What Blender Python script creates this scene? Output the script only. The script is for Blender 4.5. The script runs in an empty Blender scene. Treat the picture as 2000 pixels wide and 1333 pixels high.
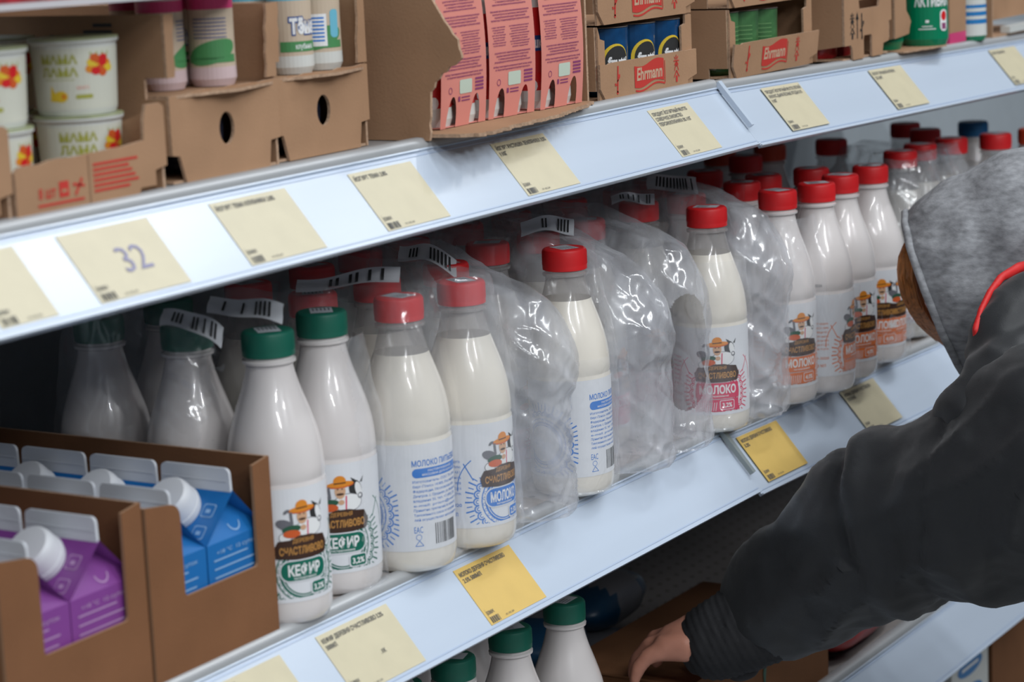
import bpy, bmesh, math, random
from mathutils import Vector, Matrix, noise, geometry
random.seed(7)
PI = math.pi
C = bpy.context.scene.collection
SC = bpy.context.scene

# ------------------------------------------------------------------ camera, world, light
cam_d = bpy.data.cameras.new('camera'); cam = bpy.data.objects.new('camera', cam_d); C.objects.link(cam)
R = ((0.52113922, -0.85235759, -0.04359418), (-0.1804555, -0.06012044, -0.98174403), (0.83417607, 0.51949213, -0.18514373))
cam.matrix_world = Matrix(((R[0][0], -R[1][0], -R[2][0], 0), (R[0][1], -R[1][1], -R[2][1], -1.04), (R[0][2], -R[1][2], -R[2][2], 0.524888), (0, 0, 0, 1)))
cam_d.sensor_width = 36; cam_d.lens = 85.0; cam_d.clip_start = 0.05; cam_d.clip_end = 60
cam_d.dof.use_dof = True; cam_d.dof.focus_distance = 2.12; cam_d.dof.aperture_fstop = 8.0
SC.camera = cam
SC.view_settings.view_transform = 'Standard'; SC.view_settings.look = 'None'
SC.view_settings.exposure = 0.12; SC.view_settings.gamma = 1.0; SC.view_settings.use_curve_mapping = False
SC.cycles.transparent_max_bounces = 32
SC.cycles.max_bounces = 8

w = bpy.data.worlds.new('store_air'); SC.world = w; w.use_nodes = True
w.node_tree.nodes['Background'].inputs[0].default_value = (0.62, 0.72, 0.9, 1)
w.node_tree.nodes['Background'].inputs[1].default_value = 0.075

def tube(x, y, z, L, wd, power, rz=0.0):
    d = bpy.data.lights.new('ceiling_tube', 'AREA'); d.shape = 'RECTANGLE'; d.size = L; d.size_y = wd; d.energy = power
    d.color = (0.93, 0.97, 1.0)
    o = bpy.data.objects.new('ceiling_tube', d); C.objects.link(o); o.location = (x, y, z); o.rotation_euler = (0, 0, rz)
    return o
for k, (y, pw) in enumerate(((-1.0, 11), (-2.5, 30), (-4.0, 46))):
    for x in (-1.2, 0.55, 2.3):
        tube(x, y, 2.3, 1.15, 0.05, pw, PI / 2)
tube(4.4, -1.3, 2.3, 1.15, 0.05, 16, PI / 2)
tube(3.35, -0.78, 2.3, 1.15, 0.05, 17, 0)

# ------------------------------------------------------------------ materials
MATS = {}
def mat(name, col, rough=0.6, metal=0.0, spec=0.5, coat=0.0, var=0.0, vscale=30.0, bump=0.0, bscale=200.0, sss=0.0, alpha=1.0, stretch=None, sheen=0.0):
    if name in MATS: return MATS[name]
    m = bpy.data.materials.new(name); m.use_nodes = True; nt = m.node_tree
    b = nt.nodes['Principled BSDF']
    b.inputs['Base Color'].default_value = (*col, 1); b.inputs['Roughness'].default_value = rough
    b.inputs['Metallic'].default_value = metal; b.inputs['Specular IOR Level'].default_value = spec
    b.inputs['Coat Weight'].default_value = coat; b.inputs['Coat Roughness'].default_value = 0.03
    if sheen: b.inputs['Sheen Weight'].default_value = sheen
    if sss:
        b.inputs['Subsurface Weight'].default_value = sss; b.inputs['Subsurface Radius'].default_value = (0.012, 0.009, 0.007); b.inputs['Subsurface Scale'].default_value = 1.0
    if alpha < 1: b.inputs['Alpha'].default_value = alpha
    tc = nt.nodes.new('ShaderNodeTexCoord'); src = tc.outputs['Object']
    if stretch:
        mp = nt.nodes.new('ShaderNodeMapping'); mp.inputs['Scale'].default_value = stretch; nt.links.new(src, mp.inputs[0]); src = mp.outputs[0]
    if var:
        n = nt.nodes.new('ShaderNodeTexNoise'); n.inputs['Scale'].default_value = vscale; n.inputs['Detail'].default_value = 6
        nt.links.new(src, n.inputs['Vector'])
        mx = nt.nodes.new('ShaderNodeMix'); mx.data_type = 'RGBA'
        mx.inputs[6].default_value = (*[c * (1 - var) for c in col], 1); mx.inputs[7].default_value = (*[min(1, c * (1 + var)) for c in col], 1)
        rp = nt.nodes.new('ShaderNodeMapRange'); rp.inputs[1].default_value = 0.3; rp.inputs[2].default_value = 0.7
        nt.links.new(n.outputs['Fac'], rp.inputs[0]); nt.links.new(rp.outputs[0], mx.inputs[0]); nt.links.new(mx.outputs[2], b.inputs['Base Color'])
    if bump:
        n2 = nt.nodes.new('ShaderNodeTexNoise'); n2.inputs['Scale'].default_value = bscale; n2.inputs['Detail'].default_value = 4
        nt.links.new(src, n2.inputs['Vector'])
        bp = nt.nodes.new('ShaderNodeBump'); bp.inputs['Strength'].default_value = bump; bp.inputs['Distance'].default_value = 0.001
        nt.links.new(n2.outputs['Fac'], bp.inputs['Height']); nt.links.new(bp.outputs[0], b.inputs['Normal'])
    MATS[name] = m
    return m

def film_mat(name, fac, rough=0.16, tint=(0.86, 0.88, 0.92)):
    m = bpy.data.materials.new(name); m.use_nodes = True; nt = m.node_tree
    b = nt.nodes['Principled BSDF']; out = nt.nodes['Material Output']
    b.inputs['Base Color'].default_value = (*tint, 1); b.inputs['Roughness'].default_value = rough; b.inputs['Specular IOR Level'].default_value = 0.9
    tc = nt.nodes.new('ShaderNodeTexCoord')
    mp = nt.nodes.new('ShaderNodeMapping'); mp.inputs['Scale'].default_value = (1, 1, 0.16); mp.inputs['Rotation'].default_value = (0.35, -0.25, 0); nt.links.new(tc.outputs['Object'], mp.inputs[0])
    n = nt.nodes.new('ShaderNodeTexNoise'); n.inputs['Scale'].default_value = 30; n.inputs['Detail'].default_value = 3; n.inputs['Distortion'].default_value = 0.4
    nt.links.new(mp.outputs[0], n.inputs['Vector'])
    rp = nt.nodes.new('ShaderNodeMapRange'); rp.inputs[1].default_value = 0.35; rp.inputs[2].default_value = 0.75
    rp.inputs[3].default_value = fac * 0.55; rp.inputs[4].default_value = min(1, fac * 1.9)
    nt.links.new(n.outputs['Fac'], rp.inputs[0])
    bp = nt.nodes.new('ShaderNodeBump'); bp.inputs['Strength'].default_value = 0.5; bp.inputs['Distance'].default_value = 0.0015
    nt.links.new(n.outputs['Fac'], bp.inputs['Height']); nt.links.new(bp.outputs[0], b.inputs['Normal'])
    t = nt.nodes.new('ShaderNodeBsdfTransparent'); mx = nt.nodes.new('ShaderNodeMixShader')
    gl = nt.nodes.new('ShaderNodeBsdfGlossy'); gl.inputs['Roughness'].default_value = 0.12; gl.inputs[0].default_value = (1, 1, 1, 1)
    nt.links.new(bp.outputs[0], gl.inputs['Normal'])
    nt.links.new(rp.outputs[0], mx.inputs[0]); nt.links.new(t.outputs[0], mx.inputs[1]); nt.links.new(b.outputs[0], mx.inputs[2])
    m2 = nt.nodes.new('ShaderNodeMixShader'); m2.inputs[0].default_value = 0.05
    nt.links.new(mx.outputs[0], m2.inputs[1]); nt.links.new(gl.outputs[0], m2.inputs[2])
    nt.links.new(m2.outputs[0], out.inputs['Surface'])
    return m

M_KEF = mat('milky_white_plastic', (0.68, 0.635, 0.62), 0.26, spec=0.5, coat=0.6)
M_MILK = mat('cream_milk_behind_plastic', (0.74, 0.69, 0.61), 0.24, spec=0.5, coat=0.6)
M_PET = mat('clear_neck_plastic', (0.55, 0.52, 0.5), 0.12, spec=0.6, coat=0.5, alpha=0.42)
M_RED = mat('red_cap_plastic', (0.62, 0.012, 0.015), 0.42, bump=0.1)
M_GREEN = mat('green_cap_plastic', (0.006, 0.115, 0.075), 0.42, bump=0.1)
M_BLUECAP = mat('blue_cap_plastic', (0.01, 0.12, 0.3), 0.42)
M_ORCAP = mat('orange_cap_plastic', (0.62, 0.06, 0.02), 0.42)
M_LAB = mat('label_white_film', (0.70, 0.71, 0.74), 0.35, spec=0.5, var=0.03, vscale=15)
M_STK = mat('cap_sticker', (0.50, 0.52, 0.55), 0.5)
M_STKD = mat('cap_sticker_print', (0.12, 0.13, 0.15), 0.5)
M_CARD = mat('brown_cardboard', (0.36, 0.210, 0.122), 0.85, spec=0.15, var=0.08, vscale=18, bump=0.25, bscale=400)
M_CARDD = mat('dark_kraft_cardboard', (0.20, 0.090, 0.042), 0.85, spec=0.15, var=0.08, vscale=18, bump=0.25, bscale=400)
M_CARDE = mat('cardboard_torn_edge', (0.42, 0.28, 0.19), 0.95, spec=0.05, var=0.2, vscale=300, bump=0.6, bscale=600)
M_RAIL = mat('price_rail_plastic', (0.49, 0.56, 0.66), 0.24, spec=0.5, var=0.03, vscale=6, stretch=(0.3, 4, 4))
M_RAILE = mat('price_rail_edge', (0.42, 0.50, 0.64), 0.25)
M_METAL = mat('painted_shelf_metal', (0.42, 0.43, 0.44), 0.4, metal=0.3)
M_TAG = mat('pale_yellow_tag_paper', (0.58, 0.52, 0.36), 0.38, var=0.04, vscale=40)
M_TAGY = mat('yellow_tag_paper', (0.66, 0.45, 0.13), 0.45, var=0.04, vscale=40)
M_INK = mat('grey_ink', (0.10, 0.10, 0.10), 0.7)
M_INKB = mat('black_ink', (0.02, 0.02, 0.02), 0.6)
M_REDINK = mat('red_ink', (0.50, 0.03, 0.02), 0.7)
M_BROWNSIGN = mat('brown_sign_ink', (0.045, 0.018, 0.01), 0.4)
M_GOLD = mat('gold_ink', (0.50, 0.24, 0.06), 0.4)
M_W = mat('white_ink', (0.78, 0.78, 0.78), 0.4)
M_G = mat('green_ink', (0.0, 0.13, 0.085), 0.4)
M_B = mat('blue_ink', (0.008, 0.17, 0.58), 0.4)
M_P = mat('pink_ink', (0.62, 0.02, 0.09), 0.4)
M_O = mat('orange_ink', (0.70, 0.16, 0.03), 0.4)
M_HAT = mat('hat_orange_ink', (0.70, 0.24, 0.02), 0.4)
M_SKININK = mat('face_ink', (0.60, 0.36, 0.22), 0.4)
M_GREYINK = mat('goose_grey_ink', (0.14, 0.14, 0.16), 0.4)
M_LEAF = mat('leaf_green_ink', (0.02, 0.09, 0.05), 0.4)
M_BOWL = mat('bowl_orange_ink', (0.60, 0.10, 0.02), 0.4)

FILM = film_mat('clear_shrink_film', 0.095)
FILM2 = film_mat('crumpled_shrink_film', 0.33, 0.2, (0.66, 0.67, 0.71))
FILM3 = film_mat('grey_shrink_film', 0.30, 0.22, (0.50, 0.52, 0.56))  # greyer tint than the other films, for the pack by the hood

# ------------------------------------------------------------------ builders
def tilt(x): return -0.020 * max(0.0, x - 2.05)

def prop(o, label=None, cat=None, group=None, kind=None):
    if label: o['label'] = label
    if cat: o['category'] = cat
    if group: o['group'] = group
    if kind: o['kind'] = kind
    return o
def empty(name, loc, rz=0.0, label=None, cat=None, group=None):
    o = bpy.data.objects.new(name, None); C.objects.link(o); o.location = loc; o.rotation_euler = (0, 0, rz); o.empty_display_size = 0.05
    return prop(o, label, cat, group)

class MB:
    def __init__(s): s.v = []; s.f = []; s.m = []; s.mats = []
    def mi(s, m):
        if m not in s.mats: s.mats.append(m)
        return s.mats.index(m)
    def add(s, vs, fs, m):
        k = len(s.v); i = s.mi(m)
        s.v += [Vector(p) for p in vs]
        for f in fs: s.f.append([k + a for a in f]); s.m.append(i)
    def box(s, x0, x1, y0, y1, z0, z1, m):
        vs = [(x, y, z) for x in (x0, x1) for y in (y0, y1) for z in (z0, z1)]
        s.add(vs, [(0, 1, 3, 2), (4, 6, 7, 5), (0, 4, 5, 1), (2, 3, 7, 6), (0, 2, 6, 4), (1, 5, 7, 3)], m)
    def prism(s, outer, o, u, v, n, t, m, holes=(), me=None):
        """polygon in the plane o+u*a+v*b, thickness t along n, real holes"""
        me = me or m
        o, u, v, n = Vector(o), Vector(u), Vector(v), Vector(n)
        loops = [list(outer)] + [list(h) for h in holes]
        tri = geometry.tessellate_polygon([[Vector((a, b, 0)) for a, b in l] for l in loops])
        flat = [p for l in loops for p in l]
        A = [o + u * a + v * b for a, b in flat]; B = [p + n * t for p in A]
        s.add(A, [tuple(q) for q in tri], m); s.add(B, [tuple(reversed(q)) for q in tri], m)
        k = 0
        for l in loops:
            L = len(l); vs = A[k:k + L] + B[k:k + L]
            s.add(vs, [(i, (i + 1) % L, L + (i + 1) % L, L + i) for i in range(L)], me); k += L
    def lathe(s, prof, m, seg=40, mf=None, ox=0, oy=0, rf=None):
        """prof list of (r,z); mf(i) material of ring i"""
        k = []
        for j, (r, z) in enumerate(prof):
            for i in range(seg):
                a = 2 * PI * i / seg; rr = r * (rf(a, z) if rf else 1)
                k.append((ox + rr * math.cos(a), oy + rr * math.sin(a), z))
        base = len(s.v); s.v += [Vector(p) for p in k]
        for j in range(len(prof) - 1):
            mm = s.mi(mf(j) if mf else m)
            for i in range(seg):
                a, b = base + j * seg + i, base + j * seg + (i + 1) % seg
                s.f.append([a, b, b + seg, a + seg]); s.m.append(mm)
        for j, rev in ((0, True), (len(prof) - 1, False)):
            if prof[j][0] > 1e-4:
                mm = s.mi(mf(min(j, len(prof) - 2)) if mf else m); L = [base + j * seg + i for i in range(seg)]
                s.f.append(L[::-1] if rev else L); s.m.append(mm)
    def tube(s, pts, r, m, seg=8):
        pts = [Vector(p) for p in pts]; rr = r if hasattr(r, '__len__') else [r] * len(pts); rings = []
        for i, p in enumerate(pts):
            d = (pts[min(i + 1, len(pts) - 1)] - pts[max(i - 1, 0)]).normalized()
            a = d.orthogonal().normalized() if i == 0 else (rings[-1][1] - d * rings[-1][1].dot(d)).normalized()
            b = d.cross(a); rings.append(([p + (a * math.cos(2 * PI * k / seg) + b * math.sin(2 * PI * k / seg)) * rr[i] for k in range(seg)], a))
        vs = [q for rg, _ in rings for q in rg]; fs = []
        for i in range(len(pts) - 1):
            for k in range(seg): fs.append((i * seg + k, i * seg + (k + 1) % seg, (i + 1) * seg + (k + 1) % seg, (i + 1) * seg + k))
        fs.append(tuple(range(seg))[::-1]); fs.append(tuple((len(pts) - 1) * seg + k for k in range(seg)))
        s.add(vs, fs, m)
    def mesh(s, name, smooth=None, normals=True):
        me = bpy.data.meshes.new(name); me.from_pydata([tuple(p) for p in s.v], [], s.f)
        for m in s.mats: me.materials.append(m)
        me.polygons.foreach_set('material_index', s.m)
        me.validate(); me.update()
        if normals:
            bm = bmesh.new(); bm.from_mesh(me); bmesh.ops.remove_doubles(bm, verts=bm.verts, dist=1e-6); bmesh.ops.recalc_face_normals(bm, faces=bm.faces); bm.to_mesh(me); bm.free()
        if smooth:
            for p in me.polygons: p.use_smooth = True
            try: me.set_sharp_from_angle(angle=math.radians(smooth))
            except Exception: pass
        return me
    def obj(s, name, parent=None, smooth=None, loc=None, normals=True):
        o = bpy.data.objects.new(name, s.mesh(name, smooth, normals)); C.objects.link(o)
        if parent: o.parent = parent
        if loc: o.location = loc
        return o

# ---------- flat artwork: drawn in (u, v), then laid on a plane or round a bottle
TXT = {}
def text2d(s, bold=0.0):
    if (s, bold) in TXT: return TXT[(s, bold)]
    cu = bpy.data.curves.new('t', 'FONT'); cu.body = s; cu.offset = bold; cu.resolution_u = 2; cu.fill_mode = 'FRONT'
    ob = bpy.data.objects.new('t', cu); me = ob.to_mesh()
    vs = [(v.co.x, v.co.y) for v in me.vertices]; fs = [tuple(p.vertices) for p in me.polygons]
    ob.to_mesh_clear(); bpy.data.objects.remove(ob); bpy.data.curves.remove(cu)
    TXT[(s, bold)] = (vs, fs); return vs, fs

class Art:
    def __init__(s): s.items = []
    def poly(s, pts, m, l=1):
        pts = list(pts); tri = geometry.tessellate_polygon([[Vector((a, b, 0)) for a, b in pts]])
        s.items.append((pts, [tuple(t) for t in tri], m, l))
    def rect(s, x0, x1, y0, y1, m, l=1): s.items.append(([(x0, y0), (x1, y0), (x1, y1), (x0, y1)], [(0, 1, 2, 3)], m, l))
    def ell(s, cx, cy, rx, ry, m, l=1, n=20, rot=0):
        c, d = math.cos(rot), math.sin(rot); P = []
        for i in range(n):
            a, b = rx * math.cos(2 * PI * i / n), ry * math.sin(2 * PI * i / n); P.append((cx + a * c - b * d, cy + a * d + b * c))
        s.items.append((P, [tuple(range(n))], m, l))
    def rrect(s, x0, x1, y0, y1, r, m, l=1, n=5):
        P = []
        for cx, cy, a0 in ((x1 - r, y1 - r, 0), (x0 + r, y1 - r, PI / 2), (x0 + r, y0 + r, PI), (x1 - r, y0 + r, 1.5 * PI)):
            for i in range(n + 1): a = a0 + PI / 2 * i / n; P.append((cx + r * math.cos(a), cy + r * math.sin(a)))
        s.items.append((P, [tuple(range(len(P)))], m, l))
    def ring(s, cx, cy, r, t, m, l=1, n=24, a0=0, a1=2 * PI, ry=None):
        k = (ry or r) / r; P = []; F = []
        for i in range(n + 1):
            a = a0 + (a1 - a0) * i / n
            for q in (r - t / 2, r + t / 2): P.append((cx + q * math.cos(a), cy + q * k * math.sin(a)))
        for i in range(n): F.append((2 * i, 2 * i + 1, 2 * i + 3, 2 * i + 2))
        s.items.append((P, F, m, l))
    def line(s, p, q, t, m, l=1):
        d = Vector((q[0] - p[0], q[1] - p[1])); n = Vector((-d.y, d.x)).normalized() * t / 2
        s.items.append(([(p[0] + n.x, p[1] + n.y), (p[0] - n.x, p[1] - n.y), (q[0] - n.x, q[1] - n.y), (q[0] + n.x, q[1] + n.y)], [(0, 1, 2, 3)], m, l))
    def text(s, t, x, y, h, m, l=2, align='c', width=None, bold=0.015, slant=0.0, up=0.0):
        vs, fs = text2d(t, bold)
        if not vs: return
        x0 = min(v[0] for v in vs); x1 = max(v[0] for v in vs); k = h / 0.72
        kx = (width / (x1 - x0)) if width else k
        ofs = {'c': -(x1 + x0) / 2, 'l': -x0, 'r': -x1}[align]
        P = []
        for a, b in vs:
            uu = (a + ofs) * kx; P.append((x + uu + b * k * slant, y + b * k + uu * up))
        s.items.append((P, fs, m, l))
    def barcode(s, x0, x1, y0, y1, m, l=2, seed=1, n=24):
        rd = random.Random(seed); x = x0; st = (x1 - x0) / (n * 2.2)
        while x < x1 - st:
            w_ = st * rd.choice((0.8, 1, 1.6, 2.2)); s.rect(x, min(x + w_, x1), y0, y1, m, l); x += w_ + st * rd.choice((0.8, 1.2, 1.8))
    def clipped(s, k0, box):
        """clip the items from index k0 to box (x0,x1,y0,y1)"""
        new = s.items[:k0]
        for vs, fs, m, l in s.items[k0:]:
            bm = bmesh.new(); V = [bm.verts.new((a, b, 0)) for a, b in vs]
            for f in fs:
                try: bm.faces.new([V[i] for i in f])
                except ValueError: pass
            for co, no in (((box[0], 0, 0), (-1, 0, 0)), ((box[1], 0, 0), (1, 0, 0)), ((0, box[2], 0), (0, -1, 0)), ((0, box[3], 0), (0, 1, 0))):
                bmesh.ops.bisect_plane(bm, geom=bm.verts[:] + bm.edges[:] + bm.faces[:], plane_co=co, plane_no=no, clear_outer=True)
            bm.verts.index_update()
            if bm.faces: new.append(([(v.co.x, v.co.y) for v in bm.verts], [tuple(v.index for v in f.verts) for f in bm.faces], m, l))
            bm.free()
        s.items = new
    def lay(s, mb, f, step=None, vstep=None):
        """f(u, v, layer) -> point; cut every `step` in u when the target is round"""
        for vs, fs, m, l in s.items:
            if step:
                bm = bmesh.new(); V = [bm.verts.new((a, b, 0)) for a, b in vs]
                for q in fs:
                    try: bm.faces.new([V[i] for i in q])
                    except ValueError: pass
                u0 = min(a for a, b in vs); u1 = max(a for a, b in vs); k = math.ceil(u0 / step)
                while k * step < u1:
                    if k * step > u0: bmesh.ops.bisect_plane(bm, geom=bm.verts[:] + bm.edges[:] + bm.faces[:], plane_co=(k * step, 0, 0), plane_no=(1, 0, 0))
                    k += 1
                if vstep:
                    v0 = min(b for a, b in vs); v1 = max(b for a, b in vs); k = math.ceil(v0 / vstep)
                    while k * vstep < v1:
                        if k * vstep > v0: bmesh.ops.bisect_plane(bm, geom=bm.verts[:] + bm.edges[:] + bm.faces[:], plane_co=(0, k * vstep, 0), plane_no=(0, 1, 0))
                        k += 1
                bm.verts.index_update(); bm.faces.ensure_lookup_table()
                vs = [(v.co.x, v.co.y) for v in bm.verts]; fs = [tuple(v.index for v in q.verts) for q in bm.faces]; bm.free()
            mb.add([f(a, b, l) for a, b in vs], fs, m)
def roundmap(rf, dz=0.0, th=0.00010):
    def f(u, v, l):
        r0 = rf(v); r = r0 + th * l; a = u / r0 if False else u / rf(None)
        return Vector((r * math.cos(a), r * math.sin(a), v + dz))
    return f
def planemap(o, u, v, n, th=0.00015, t0=0.0002):
    o, u, v, n = Vector(o), Vector(u), Vector(v), Vector(n)
    return lambda a, b, l: o + u * a + v * b + n * (t0 + th * l)

# ------------------------------------------------------------------ setting
def struct(name, mb, **k): return prop(mb.obj(name, **k), kind='structure')
m = MB(); m.box(-1.5, 5.5, 0.46, 0.50, -1.0, 1.0, mat('pale_back_panel', (0.36, 0.40, 0.43), 0.6, var=0.03)); struct('wall_back', m)
m = MB(); m.box(-2.5, 6, -5.0, 0.8, -1.06, -1.0, mat('store_floor_tile', (0.25, 0.25, 0.25), 0.4, var=0.08, vscale=3)); struct('floor', m)

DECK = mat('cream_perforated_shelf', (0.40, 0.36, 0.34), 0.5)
def perforate(m_):
    nt = m_.node_tree; b = nt.nodes['Principled BSDF']; tc = nt.nodes.new('ShaderNodeTexCoord')
    fr = nt.nodes.new('ShaderNodeVectorMath'); fr.operation = 'FRACTION'; sc = nt.nodes.new('ShaderNodeVectorMath'); sc.operation = 'MULTIPLY'; sc.inputs[1].default_value = (45, 45, 0)
    sb = nt.nodes.new('ShaderNodeVectorMath'); sb.operation = 'SUBTRACT'; sb.inputs[1].default_value = (0.5, 0.5, 0)
    ln = nt.nodes.new('ShaderNodeVectorMath'); ln.operation = 'LENGTH'; lt = nt.nodes.new('ShaderNodeMath'); lt.operation = 'LESS_THAN'; lt.inputs[1].default_value = 0.14
    mx = nt.nodes.new('ShaderNodeMix'); mx.data_type = 'RGBA'; mx.inputs[6].default_value = b.inputs['Base Color'].default_value; mx.inputs[7].default_value = (0.06, 0.05, 0.05, 1)
    nt.links.new(tc.outputs['Object'], sc.inputs[0]); nt.links.new(sc.outputs[0], fr.inputs[0]); nt.links.new(fr.outputs[0], sb.inputs[0]); nt.links.new(sb.outputs[0], ln.inputs[0]); nt.links.new(ln.outputs['Value'], lt.inputs[0]); nt.links.new(lt.outputs[0], mx.inputs[0]); nt.links.new(mx.outputs[2], b.inputs['Base Color'])
perforate(DECK)

DECK2 = mat('shaded_perforated_shelf', (0.22, 0.20, 0.19), 0.6); perforate(DECK2)  # darker copy of the cream deck, with the shade put into its colour
RU = Vector((0, -0.045, -0.053)).normalized()       # down the sloping rail face
RN = Vector((0, -0.053, 0.045)).normalized()        # out of the rail face
RL = 0.0695
def shelf(z, x0, x1, lab, lab_rail, deckmat, tl=False, depth=0.45, drop=0.0):
    t = empty('shelf', (x0, 0, z), 0, lab, 'shelf')
    if tl: t.rotation_euler = (0, 0.020, 0)
    L = x1 - x0
    m = MB(); m.box(0, L, 0.004, depth, -0.028, 0.0, deckmat); m.obj('deck', t)
    m = MB()
    prof = [(0.012, 0.001), (0.006, 0.0035), (0.000, 0.003), (-0.0035, -0.001), (-0.003, -0.006), (0.002, -0.008), (0.012, -0.008)]
    m.add([(0, a, b) for a, b in prof] + [(L, a, b) for a, b in prof], [(i, (i + 1) % 7, 7 + (i + 1) % 7, 7 + i) for i in range(7)] + [tuple(range(7)), tuple(range(13, 6, -1))], M_METAL)
    m.obj('front_lip', t, smooth=50)
    m = MB(); o = Vector((0, -0.001, -0.005))
    X = Vector((1, 0, 0))
    def pr(a0, a1, h0, h1, mt):    # slab on the rail: along RU from a0 to a1, height h0..h1
        vs = [o + X * x + RU * a + RN * h for x in (0, L) for a in (a0, a1) for h in (h0, h1)]
        m.add(vs, [(0, 1, 3, 2), (4, 6, 7, 5), (0, 4, 5, 1), (2, 3, 7, 6), (0, 2, 6, 4), (1, 5, 7, 3)], mt)
    pr(0.002, RL, -0.003, 0.0, M_RAIL)
    pr(0.0, 0.0022, -0.003, 0.0022, M_RAIL); pr(0.0042, 0.0058, 0.0, 0.0006, M_RAILE)
    pr(RL - 0.0015, RL, -0.003, 0.0022, M_RAIL); pr(RL - 0.0055, RL - 0.0042, 0.0, 0.0006, M_RAILE)
    r = m.obj('price_rail', t); r['label'] = lab_rail
    return t
SHA = shelf(0.333, 0.6, 2.052, 'upper shelf on the left, carrying yogurt crates, with sloping blue white price rail', 'blue white sloping price rail', M_METAL)
SHA2 = shelf(0.331, 2.056, 3.3, 'upper shelf on the right of the rail joint, carrying green bottles and small crates', 'blue white sloping price rail', M_METAL, tl=True)
SHB = shelf(0.0, 0.6, 2.036, 'middle shelf on the left, carrying kefir and milk bottles above four price tags', 'blue white sloping price rail', DECK)
SHB2 = shelf(-0.004, 2.040, 3.3, 'middle shelf on the right of the rail joint, running behind the person', 'blue white sloping price rail', DECK, tl=True)
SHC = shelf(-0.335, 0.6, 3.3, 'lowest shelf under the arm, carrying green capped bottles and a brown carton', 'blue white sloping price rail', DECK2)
# rail joint clips
def clip(x, z, lab, mt):
    m = MB(); o = Vector((x, -0.001, z - 0.003))
    vs = []
    for a, w_, h in ((-0.001, 0.0035, 0.001), (-0.001, 0.0035, 0.006), (0.052, 0.0028, 0.0055), (0.052, 0.0028, 0.001)):
        for sgn in (-1, 1): vs.append(o + Vector((sgn * w_, 0, 0)) + RU * a + RN * h)
    m.add(vs, [(0, 1, 3, 2), (2, 3, 5, 4), (4, 5, 7, 6), (6, 7, 1, 0), (0, 2, 4, 6), (1, 7, 5, 3)], mt)
    prop(m.obj('rail_clip', smooth=40), lab, 'clip')
clip(2.054, 0.333, 'thin pale end clip across the joint of the upper price rail', M_RAIL)
clip(2.038, 0.0, 'grey plastic end clip across the joint of the middle price rail', mat('grey_clip', (0.24, 0.27, 0.27), 0.35))

# ------------------------------------------------------------------ price tags
def price_tag(x, z, wd, lines, lab, yel=False, extra=None, len_=0.0535, off=0.009, faint=False, foot='БЗМЖ'):
    zz = z + tilt(x)
    t = empty('price_tag', (x, -0.001, zz - 0.005), 0, lab, 'price tag', None)
    if x > 2.06: t.rotation_euler = (0, 0.020, 0)
    mt = M_TAGY if yel else M_TAG
    m = MB(); a0, a1 = off, off + len_
    vs = [Vector((u, 0, 0)) + RU * a + RN * h for u in (0, wd) for a in (a0, a1) for h in (0.0001, 0.0006)]
    m.add(vs, [(0, 1, 3, 2), (4, 6, 7, 5), (0, 4, 5, 1), (2, 3, 7, 6), (0, 2, 6, 4), (1, 5, 7, 3)], mt)
    m.obj('paper', t)
    a = Art(); ink = M_INK
    for i, s in enumerate(lines):
        a.text(s, 0.003, len_ - 0.0075 - i * 0.0056, 0.0037, ink, align='l', width=min(wd - 0.006, len(s) * 0.0026), bold=0.02)
    if foot:
        a.text(foot, 0.0035, 0.0088, 0.003, ink, align='l', width=0.010)
        a.barcode(0.0035, 0.017, 0.001, 0.0065, ink, n=9, seed=int(x * 100)); a.rect(0.0030, 0.0032, 0.001, 0.014, ink)
        a.text('01.02.24', 0.024, 0.002, 0.0016, ink, align='l', width=0.012, bold=0)
    if extra: extra(a)
    mb = MB(); a.lay(mb, planemap(RU * (off + len_), (1, 0, 0), -RU, RN, t0=0.0008))
    mb.obj('print', t, normals=False)
    return t
HAND = mat('pale_violet_ink', (0.30, 0.29, 0.42), 0.7)  # paler than the print ink, for the handwritten figure
A_Z, B_Z, C_Z = 0.333, 0.0, -0.335
price_tag(1.035, A_Z, 0.05, ['ЙОГУРТ'], 'pale yellow price tag cut off at the left edge of the photo, upper rail')
price_tag(1.124, A_Z, 0.088, [], 'washed out pale price tag with a handwritten 32 under glare, upper rail', extra=lambda a: a.text('32', 0.052, 0.017, 0.020, HAND, bold=0, width=0.026))
price_tag(1.277, A_Z, 0.086, ['ЙОГУРТ ТЕМА КЛУБНИКА 2.8%'], 'pale yellow price tag below the hollow crate, second whole tag on upper rail')
price_tag(1.440, A_Z, 0.083, ['ЙОГУРТ ТЕМА 2.8%'], 'pale yellow price tag just left of the shadow of the torn carton')
price_tag(1.638, A_Z, 0.083, ['ЙОГУРТ РАСТИШКА ЗЕМЛЯНИКА 3,0%', '110Г'], 'pale yellow price tag shaded by the torn cardboard flap above it')
price_tag(1.904, A_Z, 0.078, ['ПРОДУКТ ЙОГУРТНЫЙ FRUTTIS', 'СЛИВОЧНОЕ ЛАКОМСТВО', 'ПЕРСИК/КЛУБНИКА 5% 115Г'], 'pale yellow price tag with three lines of text, below the blue cup crate')
price_tag(2.137, A_Z, 0.086, ['ПРОДУКТ ЙОГУРТНЫЙ FRUTTIS ЛЕГКИЙ', 'АНАНАС-ДЫНЯ/ЛЕСНЫЕ ЯГОДЫ 0.1%', '110Г'], 'pale yellow price tag right of the upper rail joint, below the green cup crate')
price_tag(2.400, A_Z, 0.088, ['ЙОГУРТ ПИТЬЕВОЙ АКТИВИА', '2% 260Г'], 'pale yellow price tag under the small crate with a square notch')
price_tag(2.759, A_Z, 0.088, ['ЙОГУРТ ЗЕМЛЯНИКА'], 'blurred pale yellow price tag at the far right end of the upper rail')
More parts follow.
